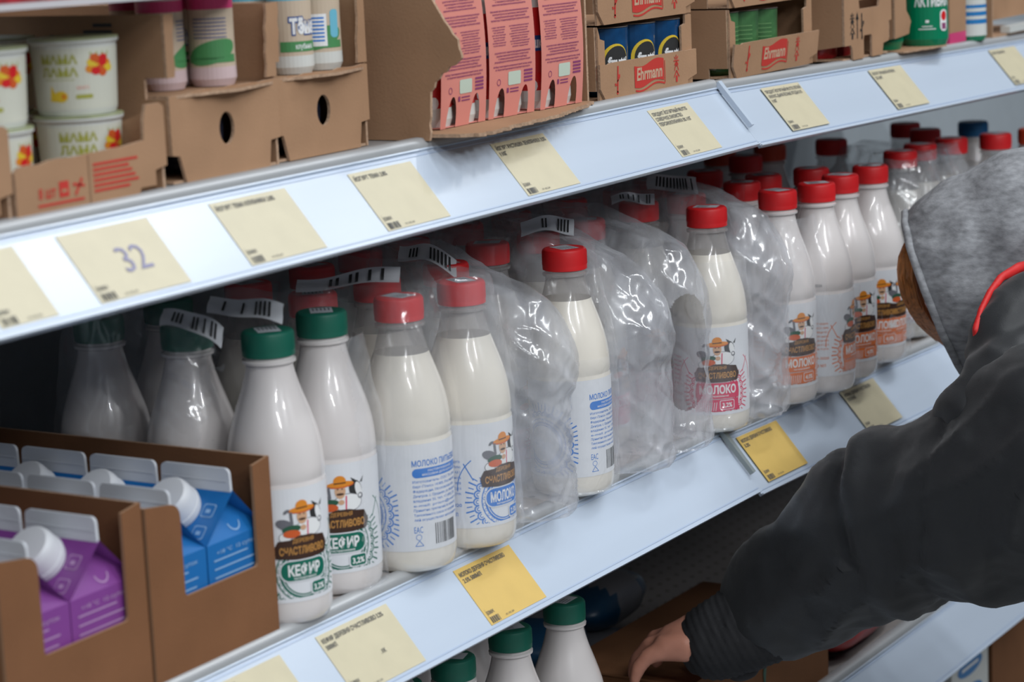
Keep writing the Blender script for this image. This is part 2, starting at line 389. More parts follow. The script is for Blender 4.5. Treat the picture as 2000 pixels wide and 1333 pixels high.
price_tag(1.248, B_Z, 0.075, ['СЛИВКИ'], 'pale tag barely showing at the bottom edge of the photo, middle rail')
price_tag(1.3666, B_Z, 0.092, ['КЕФИР ДЕРЕВНЯ СЧАСТЛИВОВО 3.2%', '500МЛ'], 'pale yellow kefir price tag at the lower left under the front green capped bottle', extra=lambda a: a.text('.1К', 0.056, 0.020, 0.0035, M_INK))
price_tag(1.5538, B_Z, 0.085, ['МОЛОКО ДЕРЕВНЯ СЧАСТЛИВОВО', '2.5% 500МЛ'], 'bright yellow milk price tag below the blue label bottles', yel=True)
price_tag(2.0637, B_Z - 0.002, 0.09, ['МОЛОКО ДЕРЕВНЯ СЧАСТЛИВОВО', '3.2%'], 'bright yellow price tag directly right of the grey rail clip', yel=True)
price_tag(2.311, B_Z - 0.002, 0.088, ['МОЛОКО ДЕРЕВНЯ СЧАСТЛИВОВО', 'ТОПЛЕНОЕ'], 'pale yellow price tag next to the black sleeve, middle rail')
price_tag(2.626, B_Z - 0.002, 0.088, ['МОЛОКО'], 'pale yellow tag showing as a corner behind the hair and jacket, middle rail')
price_tag(2.387, C_Z, 0.088, ['КЕФИР 1%'], 'pale yellow price tag on the lowest rail under the sleeve')

# ------------------------------------------------------------------ bottles
BR = 0.0362
def brad(z):
    P = [(0.0, 0.031), (0.004, 0.0348), (0.012, BR), (0.106, BR), (0.1075, BR - 0.0006), (0.110, BR), (0.125, 0.0352), (0.14, 0.0322), (0.155, 0.0278), (0.168, 0.0232), (0.178, 0.0195), (0.186, 0.0172), (0.192, 0.0168), (0.30, 0.0168)]
    if z <= 0: return P[0][1]
    for (a, ra), (b, rb) in zip(P, P[1:]):
        if z <= b: t = (z - a) / (b - a); return ra + (rb - ra) * t
    return P[-1][1]
def bottle_body(milk):
    prof = [(0.012, 0.0025), (0.030, 0.0), (0.0338, 0.0022), (0.0355, 0.007), (BR, 0.013), (BR, 0.03), (BR, 0.06), (BR, 0.1045), (BR - 0.0007, 0.1062), (BR - 0.0007, 0.1072), (BR, 0.109), (0.03595, 0.116), (0.0353, 0.124), (0.0341, 0.132), (0.0323, 0.140), (0.0299, 0.148), (0.0272, 0.156), (0.0243, 0.164), (0.0218, 0.171), (0.0197, 0.178), (0.0182, 0.184), (0.0174, 0.188), (0.0172, 0.1905), (0.0196, 0.1915), (0.0198, 0.1935), (0.0176, 0.1945), (0.0170, 0.198)]
    mb = MB(); fill = 0.170
    mb.lathe(prof, M_KEF, 48, mf=(lambda j: (M_MILK if prof[j][1] < fill else M_PET)) if milk else None)
    return mb.mesh('body', smooth=50)
def cap_mesh(mt):
    mb = MB(); H = 0.019
    prof = [(0.0180, 0.0), (0.0193, 0.0006), (0.0194, 0.0035), (0.0193, 0.0042), (0.0194, 0.0050), (0.0193, H - 0.0030), (0.0188, H - 0.0012), (0.0176, H - 0.0002), (0.016, H)]
    mb.lathe(prof, mt, 120, rf=lambda a, z: 1 + (0.012 * (1 if int(round(a / (2 * PI) * 120)) % 2 else -1) if 0.0045 < z < H - 0.002 else 0))
    return mb.mesh('cap', smooth=35)
def stick_mesh():
    mb = MB(); a = Art(); a.rect(-0.0115, 0.0115, -0.0085, 0.0085, M_STK, 0)
    for i in range(5): a.rect(-0.009, 0.002, -0.0065 + i * 0.003, -0.0053 + i * 0.003, M_STKD, 1)
    a.lay(mb, planemap((0, 0, 0), (1, 0, 0), (0, 1, 0), (0, 0, 1), 0.00006, 0.0001)); return mb.mesh('cap_sticker', normals=False)

def farmer(a, s=1.0, cx=0.0, cy=0.066):
    """little printed scene: goose, man with straw hat and bowl, cow"""
    X = lambda u: cx + u * s; Y = lambda v: cy + v * s
    E = lambda u, v, rx, ry, m, l, rot=0, n=14: a.ell(X(u), Y(v), rx * s, ry * s, m, l, n, rot)
    # cow
    E(0.0125, 0.014, 0.0055, 0.0075, M_INKB, 2, 0.3); E(0.0150, 0.0135, 0.0028, 0.0062, M_W, 3, 0.25); E(0.0162, 0.0085, 0.0022, 0.0024, M_GREYINK, 4); E(0.0160, 0.0088, 0.0013, 0.0013, M_W, 5)
    a.poly([(X(0.0105), Y(0.020)), (X(0.0085), Y(0.0235)), (X(0.0125), Y(0.0215))], M_INKB, 3); a.poly([(X(0.0165), Y(0.019)), (X(0.0200), Y(0.0235)), (X(0.0185), Y(0.0185))], M_INKB, 3)
    # shirt
    E(0.006, 0.0045, 0.0115, 0.0072, M_GREYINK, 3); E(0.006, 0.0045, 0.0110, 0.0067, M_W, 4); a.line((X(0.004), Y(-0.001)), (X(0.0045), Y(0.010)), 0.0011 * s, M_P, 5)
    E(-0.0135, -0.001, 0.0050, 0.0040, M_GREYINK, 3); E(-0.0135, -0.001, 0.0045, 0.0035, M_W, 4)
    # head and hat
    E(0.000, 0.0140, 0.0042, 0.0062, M_SKININK, 5); E(0.000, 0.0115, 0.0030, 0.0009, M_BROWNSIGN, 6); E(-0.0018, 0.0155, 0.0007, 0.0005, M_INKB, 6); E(0.0016, 0.0155, 0.0007, 0.0005, M_INKB, 6)
    E(0.0005, 0.0185, 0.0108, 0.0024, M_BOWL, 6, 0.05); E(0.0005, 0.0192, 0.0104, 0.0022, M_HAT, 7, 0.05); E(0.000, 0.0218, 0.0048, 0.0040, M_HAT, 7); a.line((X(-0.0045), Y(0.0198)), (X(0.0045), Y(0.0202)), 0.0009 * s, M_BROWNSIGN, 8)
    # goose
    E(-0.0135, 0.0085, 0.0068, 0.0038, M_GREYINK, 6, -0.35); a.ring(X(-0.0108), Y(0.0165), 0.0022 * s, 0.0022 * s, M_GREYINK, 6, 10, 0, PI); a.line((X(-0.0087), Y(0.0165)), (X(-0.0080), Y(0.0085)), 0.0022 * s, M_GREYINK, 6)
    # bowl with greens, hands
    E(-0.0085, 0.0050, 0.0072, 0.0028, M_LEAF, 8, 0.1); E(-0.0085, 0.0014, 0.0066, 0.0030, M_BOWL, 9); E(0.0005, 0.0052, 0.0024, 0.0020, M_SKININK, 9); E(-0.0040, -0.0022, 0.0030, 0.0016, M_SKININK, 10, 0.5)

def ornament(a, col, cx, cy, box, l=1):
    k = len(a.items)
    for r, t in ((0.0165, 0.0010), (0.0185, 0.0016), (0.0218, 0.0009)): a.ring(cx, cy, r, t, col, l, 40)
    for i in range(26):
        q = 2 * PI * i / 26
        a.ring(cx + 0.0255 * math.cos(q), cy + 0.0255 * math.sin(q), 0.0030, 0.0012, col, l, 10, q - 2.0, q + 2.0); a.ring(cx + 0.0252 * math.cos(q), cy + 0.0252 * math.sin(q), 0.0014, 0.0008, col, l, 8, q - 2.0, q + 2.0)
        a.line((cx + 0.0292 * math.cos(q), cy + 0.0292 * math.sin(q)), (cx + 0.036 * math.cos(q), cy + 0.036 * math.sin(q)), 0.0013, col, l)
        q += PI / 26; a.line((cx + 0.0300 * math.cos(q), cy + 0.0300 * math.sin(q)), (cx + 0.0345 * math.cos(q), cy + 0.0345 * math.sin(q)), 0.0009, col, l)
        a.ring(cx + 0.0200 * math.cos(q), cy + 0.0200 * math.sin(q), 0.0011, 0.0004, col, l, 8)
    a.clipped(k, box)

def label_mesh(col, word, pct, kind):
    a = Art(); W_ = BR * PI
    a.rect(-W_, W_, 0.0185, 0.1035, M_LAB, 0)
    ornament(a, col, 0.0, 0.040, (-0.0355, 0.0355, 0.0215, 0.060))
    a.line((-0.0355, 0.072), (-0.028, 0.058), 0.0009, col, 1); a.line((0.0355, 0.072), (0.028, 0.058), 0.0009, col, 1); a.ring(-0.012, 0.051, 0.029, 0.0008, col, 1, 16, 2.2, 3.2); a.ring(0.012, 0.051, 0.029, 0.0008, col, 1, 16, -0.1, 0.9)
    ornament(a, col, 0.079, 0.048, (0.064, 0.1115, 0.021, 0.084))
    farmer(a, 1.0, 0.0, 0.0685)
    # dark wooden sign
    P = [(-0.021, 0.052), (-0.0225, 0.059), (-0.019, 0.065), (-0.010, 0.0655), (-0.004, 0.068), (0.006, 0.068), (0.012, 0.0665), (0.019, 0.0655), (0.0225, 0.058), (0.020, 0.0515), (0.008, 0.0505), (-0.006, 0.0505)]
    a.poly(P, M_BROWNSIGN, 11)
    a.text('ДЕРЕВНЯ', 0.0, 0.0630, 0.0030, M_GOLD, 12, width=0.017); a.text('СЧАСТЛИВОВО', 0.0, 0.0545, 0.0054, M_GOLD, 12, width=0.037, bold=0.03)
    if kind == 'pill':
        a.rrect(-0.0192, 0.0192, 0.0338, 0.0502, 0.0072, M_LAB, 9); a.rrect(-0.0182, 0.0182, 0.0347, 0.0493, 0.0066, col, 10)
        a.text(word, 0.0, 0.0385, 0.0078, M_W, 12, width=0.029 if len(word) > 5 else 0.026, bold=0.035)
        a.text('пастеризованное', 0.0, 0.0357, 0.0017, M_W, 12, width=0.018)
        a.rrect(0.004, 0.019, 0.0225, 0.0325, 0.002, M_LAB, 9); a.rrect(0.005, 0.018, 0.0233, 0.0317, 0.002, col, 10); a.text(pct, 0.0115, 0.0252, 0.0044, M_W, 12, width=0.010, bold=0.03)
    else:
        a.rrect(-0.021, 0.021, 0.0345, 0.0498, 0.0015, col, 10); a.text(word, 0.0, 0.0395, 0.0078, M_W, 12, width=0.036, bold=0.035)
        a.text('пастеризованное', 0.0, 0.0362, 0.0018, M_W, 12, width=0.020)
        a.rect(-0.021, 0.021, 0.0225, 0.0337, col, 8); a.rrect(0.001, 0.016, 0.0235, 0.0327, 0.0015, M_LAB, 9); a.rrect(0.0017, 0.0153, 0.0241, 0.0321, 0.0012, col, 10); a.text(pct, 0.0085, 0.0258, 0.0044, M_W, 12, width=0.010, bold=0.03)
        for i in range(9): a.line((-0.019 + i * 0.002, 0.0228), (-0.0185 + i * 0.0021, 0.031), 0.0006, M_LAB, 9)
    a.text('15.01.2024', -0.060, 0.1120, 0.0030, M_STKD, 6, 'l', width=0.016, bold=0.0)
    # text panel behind the ornament
    x0 = -0.104; ink = col
    a.text(word + (' ПИТЬЕВОЕ' if word == 'МОЛОКО' else ' 3,2%'), x0, 0.0860, 0.0046, ink, 2, 'l', width=0.050, bold=0.02)
    a.rrect(x0, x0 + 0.050, 0.0768, 0.0842, 0.0035, ink, 2); a.text('ПАСТЕРИЗОВАННОЕ', x0 + 0.026, 0.0812, 0.0016, M_W, 3, width=0.026); a.text('МАССОВАЯ ДОЛЯ ЖИРА 2,5%', x0 + 0.026, 0.0783, 0.0016, M_W, 3, width=0.036)
    T = ['Изготовитель: ООО ТК «Айс-', 'берг-Плюс» 141805, Российская', 'Федерация, Московская обл.,', 'Дмитров, с. Орудьево, ул. Фабрична', 'владение 55, тел. +7 (495) 225-', 'e-mail: priem@mail.ru', 'Принятие претензий по качеству', 'Таможенного союза от потребите', 'лей осуществляет изготовитель']
    for i, s in enumerate(T): a.text(s, x0, 0.0728 - i * 0.0038, 0.0021, ink, 2, 'l', width=0.048 - (i * 7 % 5) * 0.001, bold=0.006)
    for i in range(7): a.text(['в 100 г продукта:', 'жира 2,5 г, белка', 'углеводы 4,8 г.', 'Энергет. ценность', '53 ккал при темпе', 'ратуре от 2 до 6', 'годен 14 суток.'][i], -0.0535 + 0.0, 0.0728 - i * 0.0044, 0.0023, ink, 2, 'l', width=0.0155, bold=0.006)
    a.text('EAC', x0 + 0.003, 0.0330, 0.0052, ink, 2, width=0.007, bold=0.0); a.ring(x0 + 0.003, 0.0295, 0.0022, 0.0004, ink, 2, 14)
    a.line((x0, 0.0225), (x0 + 0.0065, 0.0225), 0.0005, ink, 2); a.line((x0, 0.0225), (x0 + 0.0032, 0.0268), 0.0005, ink, 2); a.line((x0 + 0.0065, 0.0225), (x0 + 0.0032, 0.0268), 0.0005, ink, 2)
    a.barcode(x0 + 0.017, x0 + 0.041, 0.0225, 0.0392, M_INKB, 2, 5, 20)
    a.text('49-2020', -0.0535, 0.0365, 0.0026, ink, 2, 'l', width=0.0155); a.text('500 МЛ', -0.0535, 0.0285, 0.0030, ink, 2, 'l', width=0.012)
    mb = MB(); a.lay(mb, lambda u, v, l: Vector(((BR + 0.0002 + 0.00005 * l) * math.cos(u / BR), (BR + 0.0002 + 0.00005 * l) * math.sin(u / BR), v)), step=0.0032)
    me = mb.mesh('label', normals=False)
    return me
BODY = {'w': bottle_body(False), 'm': bottle_body(True)}
CAPS = {'g': cap_mesh(M_GREEN), 'r': cap_mesh(M_RED), 'b': cap_mesh(M_BLUECAP), 'o': cap_mesh(M_ORCAP)}
STK = stick_mesh()
LAB = {'kefir': label_mesh(M_G, 'КЕФИР', '3,2%', 'pill'), 'blue': label_mesh(M_B, 'МОЛОКО', '2,5%', 'pill'), 'pink': label_mesh(M_P, 'МОЛОКО', '3,2%', 'bar'), 'orange': label_mesh(M_O, 'МОЛОКО', '4,0%', 'bar')}
KIND = {'kefir': ('w', 'g', 'kefir', 'kefir_bottle'), 'blue': ('m', 'r', 'blue', 'milk_bottle'), 'pink': ('m', 'r', 'pink', 'milk_bottle'), 'orange': ('w', 'r', 'orange', 'milk_bottle'), 'bluecap': ('w', 'b', 'blue', 'milk_bottle'), 'orcap': ('w', 'o', 'orange', 'milk_bottle')}
def bottle(x, y, kind, off, lab, z=0.0, group='bottles on the middle shelf', sticker=True, tl=(0, 0)):
    b, c, l, nm = KIND[kind]
    phi = math.atan2(-1.04 - y, -x) + math.radians(off)
    t = empty(nm, (x, y, z + tilt(x) + 0.0006), phi, lab, 'bottle', group)
    o = bpy.data.objects.new('body', BODY[b]); C.objects.link(o); o.parent = t
    o = bpy.data.objects.new('cap', CAPS[c]); C.objects.link(o); o.parent = t; o.location = (0, 0, 0.1960); o.rotation_euler = (0, 0, random.random())
    if sticker:
        s = bpy.data.objects.new('sticker', STK); C.objects.link(s); s.parent = o; s.location = (0, 0, 0.0190); s.rotation_euler = (0, 0, random.uniform(-0.9, 0.9))
    o = bpy.data.objects.new('label_sleeve', LAB[l]); C.objects.link(o); o.parent = t
    return t
GK = 'green capped kefir bottles'; GM = 'red capped milk bottles'
B_ = [
 (1.3745, 0.0250, 'kefir', 27, 'kefir bottle with green cap and label, nearest one right of the carton tray', GK),
 (1.4535, 0.0340, 'kefir', 10, 'white kefir bottle with green cap, half in film, just right of the nearest kefir bottle', GK),
 (1.3775, 0.1030, 'kefir', 60, 'green capped kefir bottle with a white sticker strip crumpled over its cap', GK),
 (1.3800, 0.1910, 'kefir', 60, 'green capped kefir bottle in shadow at the left under the upper rail', GK),
 (1.4620, 0.1900, 'kefir', 60, 'kefir bottle whose dark green cap barely shows under the film sheet', GK),
 (1.2980, 0.3220, 'blue', 100, 'dim bottle at the far left edge behind the carton tray', GM),
 (1.5280, 0.0140, 'blue', 170, 'milk bottle with blue printed back text and barcode, first red cap right of the kefir', GM),
 (1.6060, 0.0060, 'blue', 48, 'red capped milk bottle with blue front label, above the bright yellow tag', GM),
 (1.5220, 0.0920, 'blue', 100, 'red capped bottle with a sticker strip over its cap, behind the front kefir bottles', GM),
 (1.5450, 0.1740, 'blue', 100, 'red capped bottle deep in shadow left of the sticker strip', GM),
 (1.6000, 0.0840, 'blue', 100, 'red capped bottle behind the barcode bottle, cap half under a sticker strip', GM),
 (1.6360, 0.1760, 'blue', 100, 'red capped bottle in dark third row above the first two milk bottles', GM),
 (1.6820, 0.0700, 'blue', 60, 'bottle hidden in the baggy film right of the front blue label bottle', GM),
 (1.7220, 0.1860, 'blue', 60, 'red capped bottle in shade right under the rail, third row behind the baggy film', GM),
 (1.7810, 0.0120, 'blue', -168, 'milk bottle showing blue back text, red cap half covered by torn film', GM),
 (1.7900, 0.0960, 'pink', 60, 'bottle with clean red cap poking through torn film behind the baggy wrap', GM),
 (1.7900, 0.1800, 'pink', 60, 'dim red capped bottle left of the deepest cap row centre', GM),
 (1.8640, 0.0880, 'pink', 60, 'red capped bottle under film with a white sticker, right of the poking cap', GM),
 (1.8900, 0.1860, 'pink', 60, 'red capped bottle in the dark third row above the sticker strip', GM),
 (1.9420, 0.0840, 'pink', 60, 'pink label bottle seen blurred through the tall crumpled film', GM),
 (1.9710, 0.1820, 'pink', 60, 'red capped bottle in third row under the shaded price tag', GM),
 (2.0460, 0.0090, 'pink', 10, 'milk bottle with bright pink label facing out, at the rail joint', GM),
 (2.0670, 0.0940, 'pink', 20, 'pink label bottle seen through the oval opening in the film', GM),
 (2.0690, 0.1760, 'pink', 60, 'red capped bottle of the third row behind the oval opening bottle', GM),
 (2.1410, 0.0800, 'orange', 60, 'red capped bottle behind the film left of the orange label row', GM),
 (2.1590, 0.1640, 'pink', 60, 'red capped bottle third row with barcode strip in front', GM),
 (2.2510, 0.1800, 'pink', 60, 'red capped bottle in the back row left of the lit white necks', GM),
 (2.1930, 0.0040, 'orange', 35, 'white bottle with orange label wrapped in hazy film, first of the orange row', GM),
 (2.2550, 0.0740, 'orange', 60, 'red capped white bottle directly behind the first orange label bottle', GM),
 (2.3470, 0.1640, 'orange', 60, 'dim red capped bottle back row behind the orange row', GM),
 (2.2650, -0.0060, 'orange', 75, 'white bottle turned to its barcode, second of the orange row', GM),
 (2.3270, 0.0840, 'orange', 60, 'white bottle with crinkled film on its red cap, behind the barcode bottle', GM),
 (2.3450, 0.0030, 'orange', 37, 'white bottle with orange label unwrapped, third of the orange row', GM),
 (2.4010, 0.0620, 'orange', 60, 'white bottle whose red cap shows between the last two of the orange row', GM),
 (2.4410, 0.0100, 'orange', 17, 'last white bottle of the orange row with a cow on its label', GM),
 (2.4410, 0.0100, 'orange', 60, 'white bottle with clear white neck and red cap, behind the orange row', GM),
 (2.5150, 0.1970, 'orange', 60, 'red capped bottle at the back just below the rail joint', GM),
 (2.6430, 0.2270, 'orcap', 60, 'orange capped bottle right under the right rail', GM),
 (2.5780, 0.2620, 'orcap', 60, 'orange capped bottle just left of the rail step', GM),
 (2.6030, 0.0420, 'pink', 60, 'bottle in grey crumpled film next to the grey hood, left one', GM),
 (2.6880, 0.0520, 'pink', 60, 'bottle in grey crumpled film, middle of the wrapped pack by the hood', GM),
 (2.7680, 0.0440, 'pink', 60, 'red capped bottle standing out at the right end of the grey film', GM),
 (2.8330, 0.0120, 'pink', 60, 'clear necked milk bottle with red cap directly above the grey hood', GM),
 (2.8780, 0.1220, 'pink', 60, 'red capped bottle behind the grey film pack, nearer the back', GM),
 (2.9580, 0.1820, 'pink', 60, 'red capped bottle farthest back under the right rail', GM),
 (2.9930, 0.1020, 'bluecap', 60, 'bottle with the only blue cap, at the right near the back panel', GM),
 (2.9080, -0.0100, 'orcap', 60, 'bottle with orange red cap cut off by the right edge above the hood', GM),
 (2.7230, 0.1820, 'pink', 60, 'bottle at the back behind the grey film pack', GM),
]
for x, y, k, off, lab, g in B_:
    bottle(x, y, k, off, lab, 0.0, g)
for x, y, lab in ((1.828, 0.055, 'green capped kefir bottle on the lowest shelf, rightmost of the front ones'), (1.738, 0.058, 'green capped kefir bottle on the lowest shelf, second from the right'),
                  (1.648, 0.060, 'green capped kefir bottle on the lowest shelf, only cap and shoulder showing'), (1.572, 0.064, 'green capped kefir bottle on the lowest shelf with just its cap above the frame edge'),
                  (1.820, 0.150, 'kefir bottle standing behind the rightmost one on the lowest shelf'), (1.735, 0.150, 'kefir bottle in the dark behind the second one on the lowest shelf'),
                  (1.650, 0.150, 'white bottle neck in shade behind the lowest shelf caps')):
    bottle(x, y, 'kefir', 90, lab, C_Z, 'kefir bottles on the lowest shelf')

# ------------------------------------------------------------------ shrink film
def hull_loop(circ, r, N, infl=0.0):
    """closed outline round circles (x,y,k): support function of their hull, resampled"""
    pts = []; D = 720
    for i in range(D):
        th = 2 * PI * i / D; n = (math.cos(th), math.sin(th)); best = None
        for (x, y, k) in circ:
            s_ = x * n[0] + y * n[1] + r * k
            if best is None or s_ > best[0]: best = (s_, x + n[0] * r * k, y + n[1] * r * k)
        pts.append((best[1], best[2]))
    L = [0.0]
    for i in range(D): a, b = pts[i], pts[(i + 1) % D]; L.append(L[-1] + math.hypot(b[0] - a[0], b[1] - a[1]))
    out = []; j = 0
    for i in range(N):
        s_ = L[-1] * i / N
        while L[j + 1] < s_: j += 1
        t = (s_ - L[j]) / max(1e-9, L[j + 1] - L[j]); a, b = pts[j % D], pts[(j + 1) % D]
        out.append((a[0] + (b[0] - a[0]) * t, a[1] + (b[1] - a[1]) * t))
    return out
def film(circ, lab, mt=None, amp=0.0022, seed=0, topf=None, hole=None, groove=0.75, ztop=0.2195, bag=0.0, name='shrink_wrap', shift=(0, 0), z=0.0015, cat='plastic wrap'):
    mt = mt or FILM; N, Mz = (420, 150) if hole else (260, 84)
    cx = sum(c[0] for c in circ) / len(circ); cy = sum(c[1] for c in circ) / len(circ)
    zs = [ztop * (i / Mz) for i in range(Mz + 1)]
    V = []; F = []
    def fr(zz):
        if zz < 0.01: return 0.030 + (0.0375 - 0.030) * math.sqrt(zz / 0.01)
        if zz < 0.12: return 0.0375
        q = (zz - 0.12) / (ztop - 0.12); return 0.0375 - (0.0375 - 0.0205) * (q ** 1.25) + bag * math.sin(q * PI) * 0.008
    rows = [(fr(zz), zz, 1.0) for zz in zs] + [(fr(ztop) - 0.0015, ztop + 0.001, s_) for s_ in (0.93, 0.8, 0.6, 0.4, 0.2, 0.05)]
    for j, (r, zz, sc) in enumerate(rows):
        lp = hull_loop(circ, r, N)
        for i, (x, y) in enumerate(lp):
            # pull in between bottles
            if sc == 1.0:
                g = min(math.hypot(x - c[0], y - c[1]) - r * c[2] for c in circ)
                if g > 1e-4:
                    k = min(g * groove, 0.013) ; d = math.hypot(cx - x, cy - y) + 1e-6; x += (cx - x) / d * k; y += (cy - y) / d * k
            x = cx + (x - cx) * sc; y = cy + (y - cy) * sc
            p = Vector((x * 22 + seed * 7.3, y * 22, zz * 9))
            n1 = noise.noise(p); p2 = Vector((x * 36 + zz * 26 + seed, y * 36 - zz * 18, zz * 9)); n2 = 1 - 2.2 * abs(noise.noise(p2)); p3 = Vector((x * 95 - zz * 50, y * 95 + seed, zz * 26)); n3 = 1 - 2.2 * abs(noise.noise(p3))
            low = 2.0 if zz < 0.035 else 1.0
            dsp = amp * (1.0 + 1.2 * n1 + 1.1 * n2 + 0.38 * n3 * low)
            d = math.hypot(x - cx, y - cy) + 1e-6; ux, uy = (x - cx) / d, (y - cy) / d
            z2 = zz
            if sc < 1.0 : z2 += amp * (0.6 + n1 + 0.6 * n2)
            X, Y = x + ux * dsp * (0.35 if sc < 1 else 1), y + uy * dsp * (0.35 if sc < 1 else 1)
            if topf: z2 *= topf(X, Y, zz)
            if zz < 0.002: z2 += 0.0008 + 0.0012 * (n2 + 1)
            V.append((X + shift[0], Y + shift[1], z2))
    R_ = len(rows)
    for j in range(R_ - 1):
        for i in range(N):
            a, b = j * N + i, j * N + (i + 1) % N
            if hole:
                q = Vector(V[a]); h = 0.004 * noise.noise(q * 120)
                if hole(q.x, q.y, q.z, h): continue
            F.append((a, b, b + N, a + N))
    used = sorted({i for f in F for i in f}); mp = {k: i for i, k in enumerate(used)}
    mb = MB(); mb.add([V[k] for k in used], [tuple(mp[i] for i in f) for f in F], mt)
    o = mb.obj(name, smooth=60, normals=False); o.location = (0, 0, z + tilt(cx))
    return prop(o, lab, cat)
c1 = lambda *p: [(x, y, 1.0) for x, y in p]
# kefir pack: open towards the aisle on the left
film(c1((1.4535, 0.0340), (1.3795, 0.1030), (1.4620, 0.1900), (1.3820, 0.1910)), 'clear film draped over the green capped kefir pack', seed=1,
     hole=lambda x, y, z, h: (y + h * 2 < 0.075 and x + h < 1.440 and z > 0.0) or (z > 0.195 and x < 1.475 and y < 0.075 + h) )
film(c1((1.5280, 0.0140), (1.6060, 0.0060), (1.5220, 0.0920), (1.6000, 0.0840), (1.5450, 0.1740), (1.6360, 0.1760)), 'clear film tight around the two blue label bottles with text and barcode', seed=2, amp=0.0016, groove=0.93)
def slope(y0, y1, lo): return lambda x, y, z: 1.0 if y > y1 else (lo if y < y0 else lo + (1 - lo) * (y - y0) / (y1 - y0))
film([(1.6900, 0.0060, 1.0), (1.6880, 0.0840, 0.95), (1.7220, 0.1860, 1.0)], 'baggy torn film right of the blue label bottle, its front bottle gone', FILM2, amp=0.0032, seed=3, topf=slope(-0.01, 0.10, 0.84), bag=1.4)
film(c1((1.7810, 0.0120), (1.7900, 0.0960), (1.7900, 0.1800)), 'film over the milk bottle with blue back text, torn on its cap', seed=4, hole=lambda x, y, z, h: z > 0.12 and x + h * 2 < 1.776 and y < 0.06)
film([(1.8680, 0.0060, 0.95), (1.8680, 0.0880, 1.0), (1.8920, 0.1860, 1.0)], 'tall crumpled film with pink showing through, left of the oval opening', FILM2, amp=0.0030, seed=5, topf=slope(-0.02, 0.09, 0.80), bag=1.6)
film([(1.9500, 0.0060, 0.95), (1.9420, 0.0840, 1.0), (1.9710, 0.1820, 1.0)], 'crumpled film with an oval opening baring a pink label', FILM2, amp=0.0028, seed=6, topf=slope(-0.02, 0.09, 0.85), bag=1.2,
     hole=lambda x, y, z, h: ((x - 1.930) / 0.022) ** 2 + ((z - 0.095 + h * 0.4) / 0.055) ** 2 < 1 and y < 0.0)
film(c1((2.0460, 0.0090), (2.0670, 0.0940), (2.0690, 0.1760)), 'film around the bright pink label bottle', seed=7, amp=0.0020, hole=lambda x, y, z, h: z > 0.165 and y + h < 0.02)
film([(2.1150, 0.0060, 1.0), (2.1410, 0.0800, 1.0), (2.1590, 0.1640, 1.0)], 'hazy film bag between the pink and the first orange label', FILM2, amp=0.0030, seed=8, topf=slope(-0.02, 0.07, 0.90), bag=1.5)
film(c1((2.1930, 0.0040), (2.262, -0.006), (2.2550, 0.0740), (2.3270, 0.0840)), 'film around the first two orange label bottles', FILM, amp=0.0028, seed=9, hole=lambda x, y, z, h: (z > 0.105 + h * 3 and x > 2.222 + h) or (z > 0.188 and y < 0.05))
film(c1((2.3450, 0.0030), (2.4010, 0.0620), (2.4410, 0.0100)), 'low film round the feet of the last orange label bottles', FILM, amp=0.0024, seed=10, hole=lambda x, y, z, h: z > 0.050 + h * 4 or x < 2.36)
film(c1((2.6030, 0.0420), (2.6880, 0.0520), (2.7680, 0.0440), (2.7230, 0.1420)), 'grey crumpled film pack next to the grey hood', FILM3, amp=0.0036, seed=11, ztop=0.205, bag=1.0, hole=lambda x, y, z, h: z > 0.18 and x > 2.74)
# sticker strips lying on film above the caps
def strip(p, u, v, L, W_, lab, curl=0.01, seed=1, name='barcode_strip'):
    m = MB(); p, u, v = Vector(p), Vector(u).normalized(), Vector(v).normalized(); n = u.cross(v); V = []; F = []; N, K = 16, 6
    for i in range(N + 1):
        for j in range(K + 1):
            a, b = i / N, j / K
            V.append(p + u * (a * L) + v * (b * W_) + n * (0.002 * math.sin(a * 7 + seed) + 0.0015 * math.sin(b * 5 + a * 4)) - Vector((0, 0, 1)) * curl * (a ** 3))
    for i in range(N):
        for j in range(K): q = i * (K + 1) + j; F.append((q, q + 1, q + K + 2, q + K + 1))
    m.add(V, F, M_LAB)
    up = Vector((0, 0, 1)) * 0.0006
    rd = random.Random(seed)
    for i in range(N):
        if rd.random() < 0.6 and 2 < i < 15:
            q = i * (K + 1); a_, b_ = 1, K - 1
            m.add([V[q + a_] + up, V[q + b_] + up, V[q + b_] + up + (V[q + K + 1 + b_] - V[q + b_]) * 0.5, V[q + a_] + up + (V[q + K + 1 + a_] - V[q + a_]) * 0.5], [(0, 1, 2, 3)], M_INKB)
    return prop(m.obj(name, smooth=60, normals=False), lab, 'label')
V1 = (0.8, 0.47, 0.42)
strip((1.330, 0.088, 0.2210), (0.30, -0.9, 0), V1, 0.046, 0.024, 'white sticker strip curled over the green cap behind the carton tray', 0.016, 1)
strip((1.375, 0.080, 0.2235), (0.05, -1.0, 0), V1, 0.066, 0.024, 'white barcode strip between the shaded green caps and the second kefir bottle', 0.004, 2)
strip((1.500, 0.092, 0.2185), (0.76, -0.64, 0), V1, 0.085, 0.020, 'long sticker strip over the red cap behind the kefir bottles', -0.002, 3)
strip((1.655, 0.100, 0.2200), (0.10, -1.0, 0), V1, 0.054, 0.026, 'crumpled sticker strip on the baggy film behind the blue label bottle', 0.012, 4)
strip((1.806, 0.070, 0.2200), (0.90, -0.35, 0), V1, 0.060, 0.026, 'barcode strip on the caps right behind the blue back text bottle', 0.006, 5)
strip((2.015, 0.095, 0.2190), (0.75, -0.60, 0), V1, 0.045, 0.018, 'faint strip over the cap of the bottle in the oval opening', 0.004, 6)
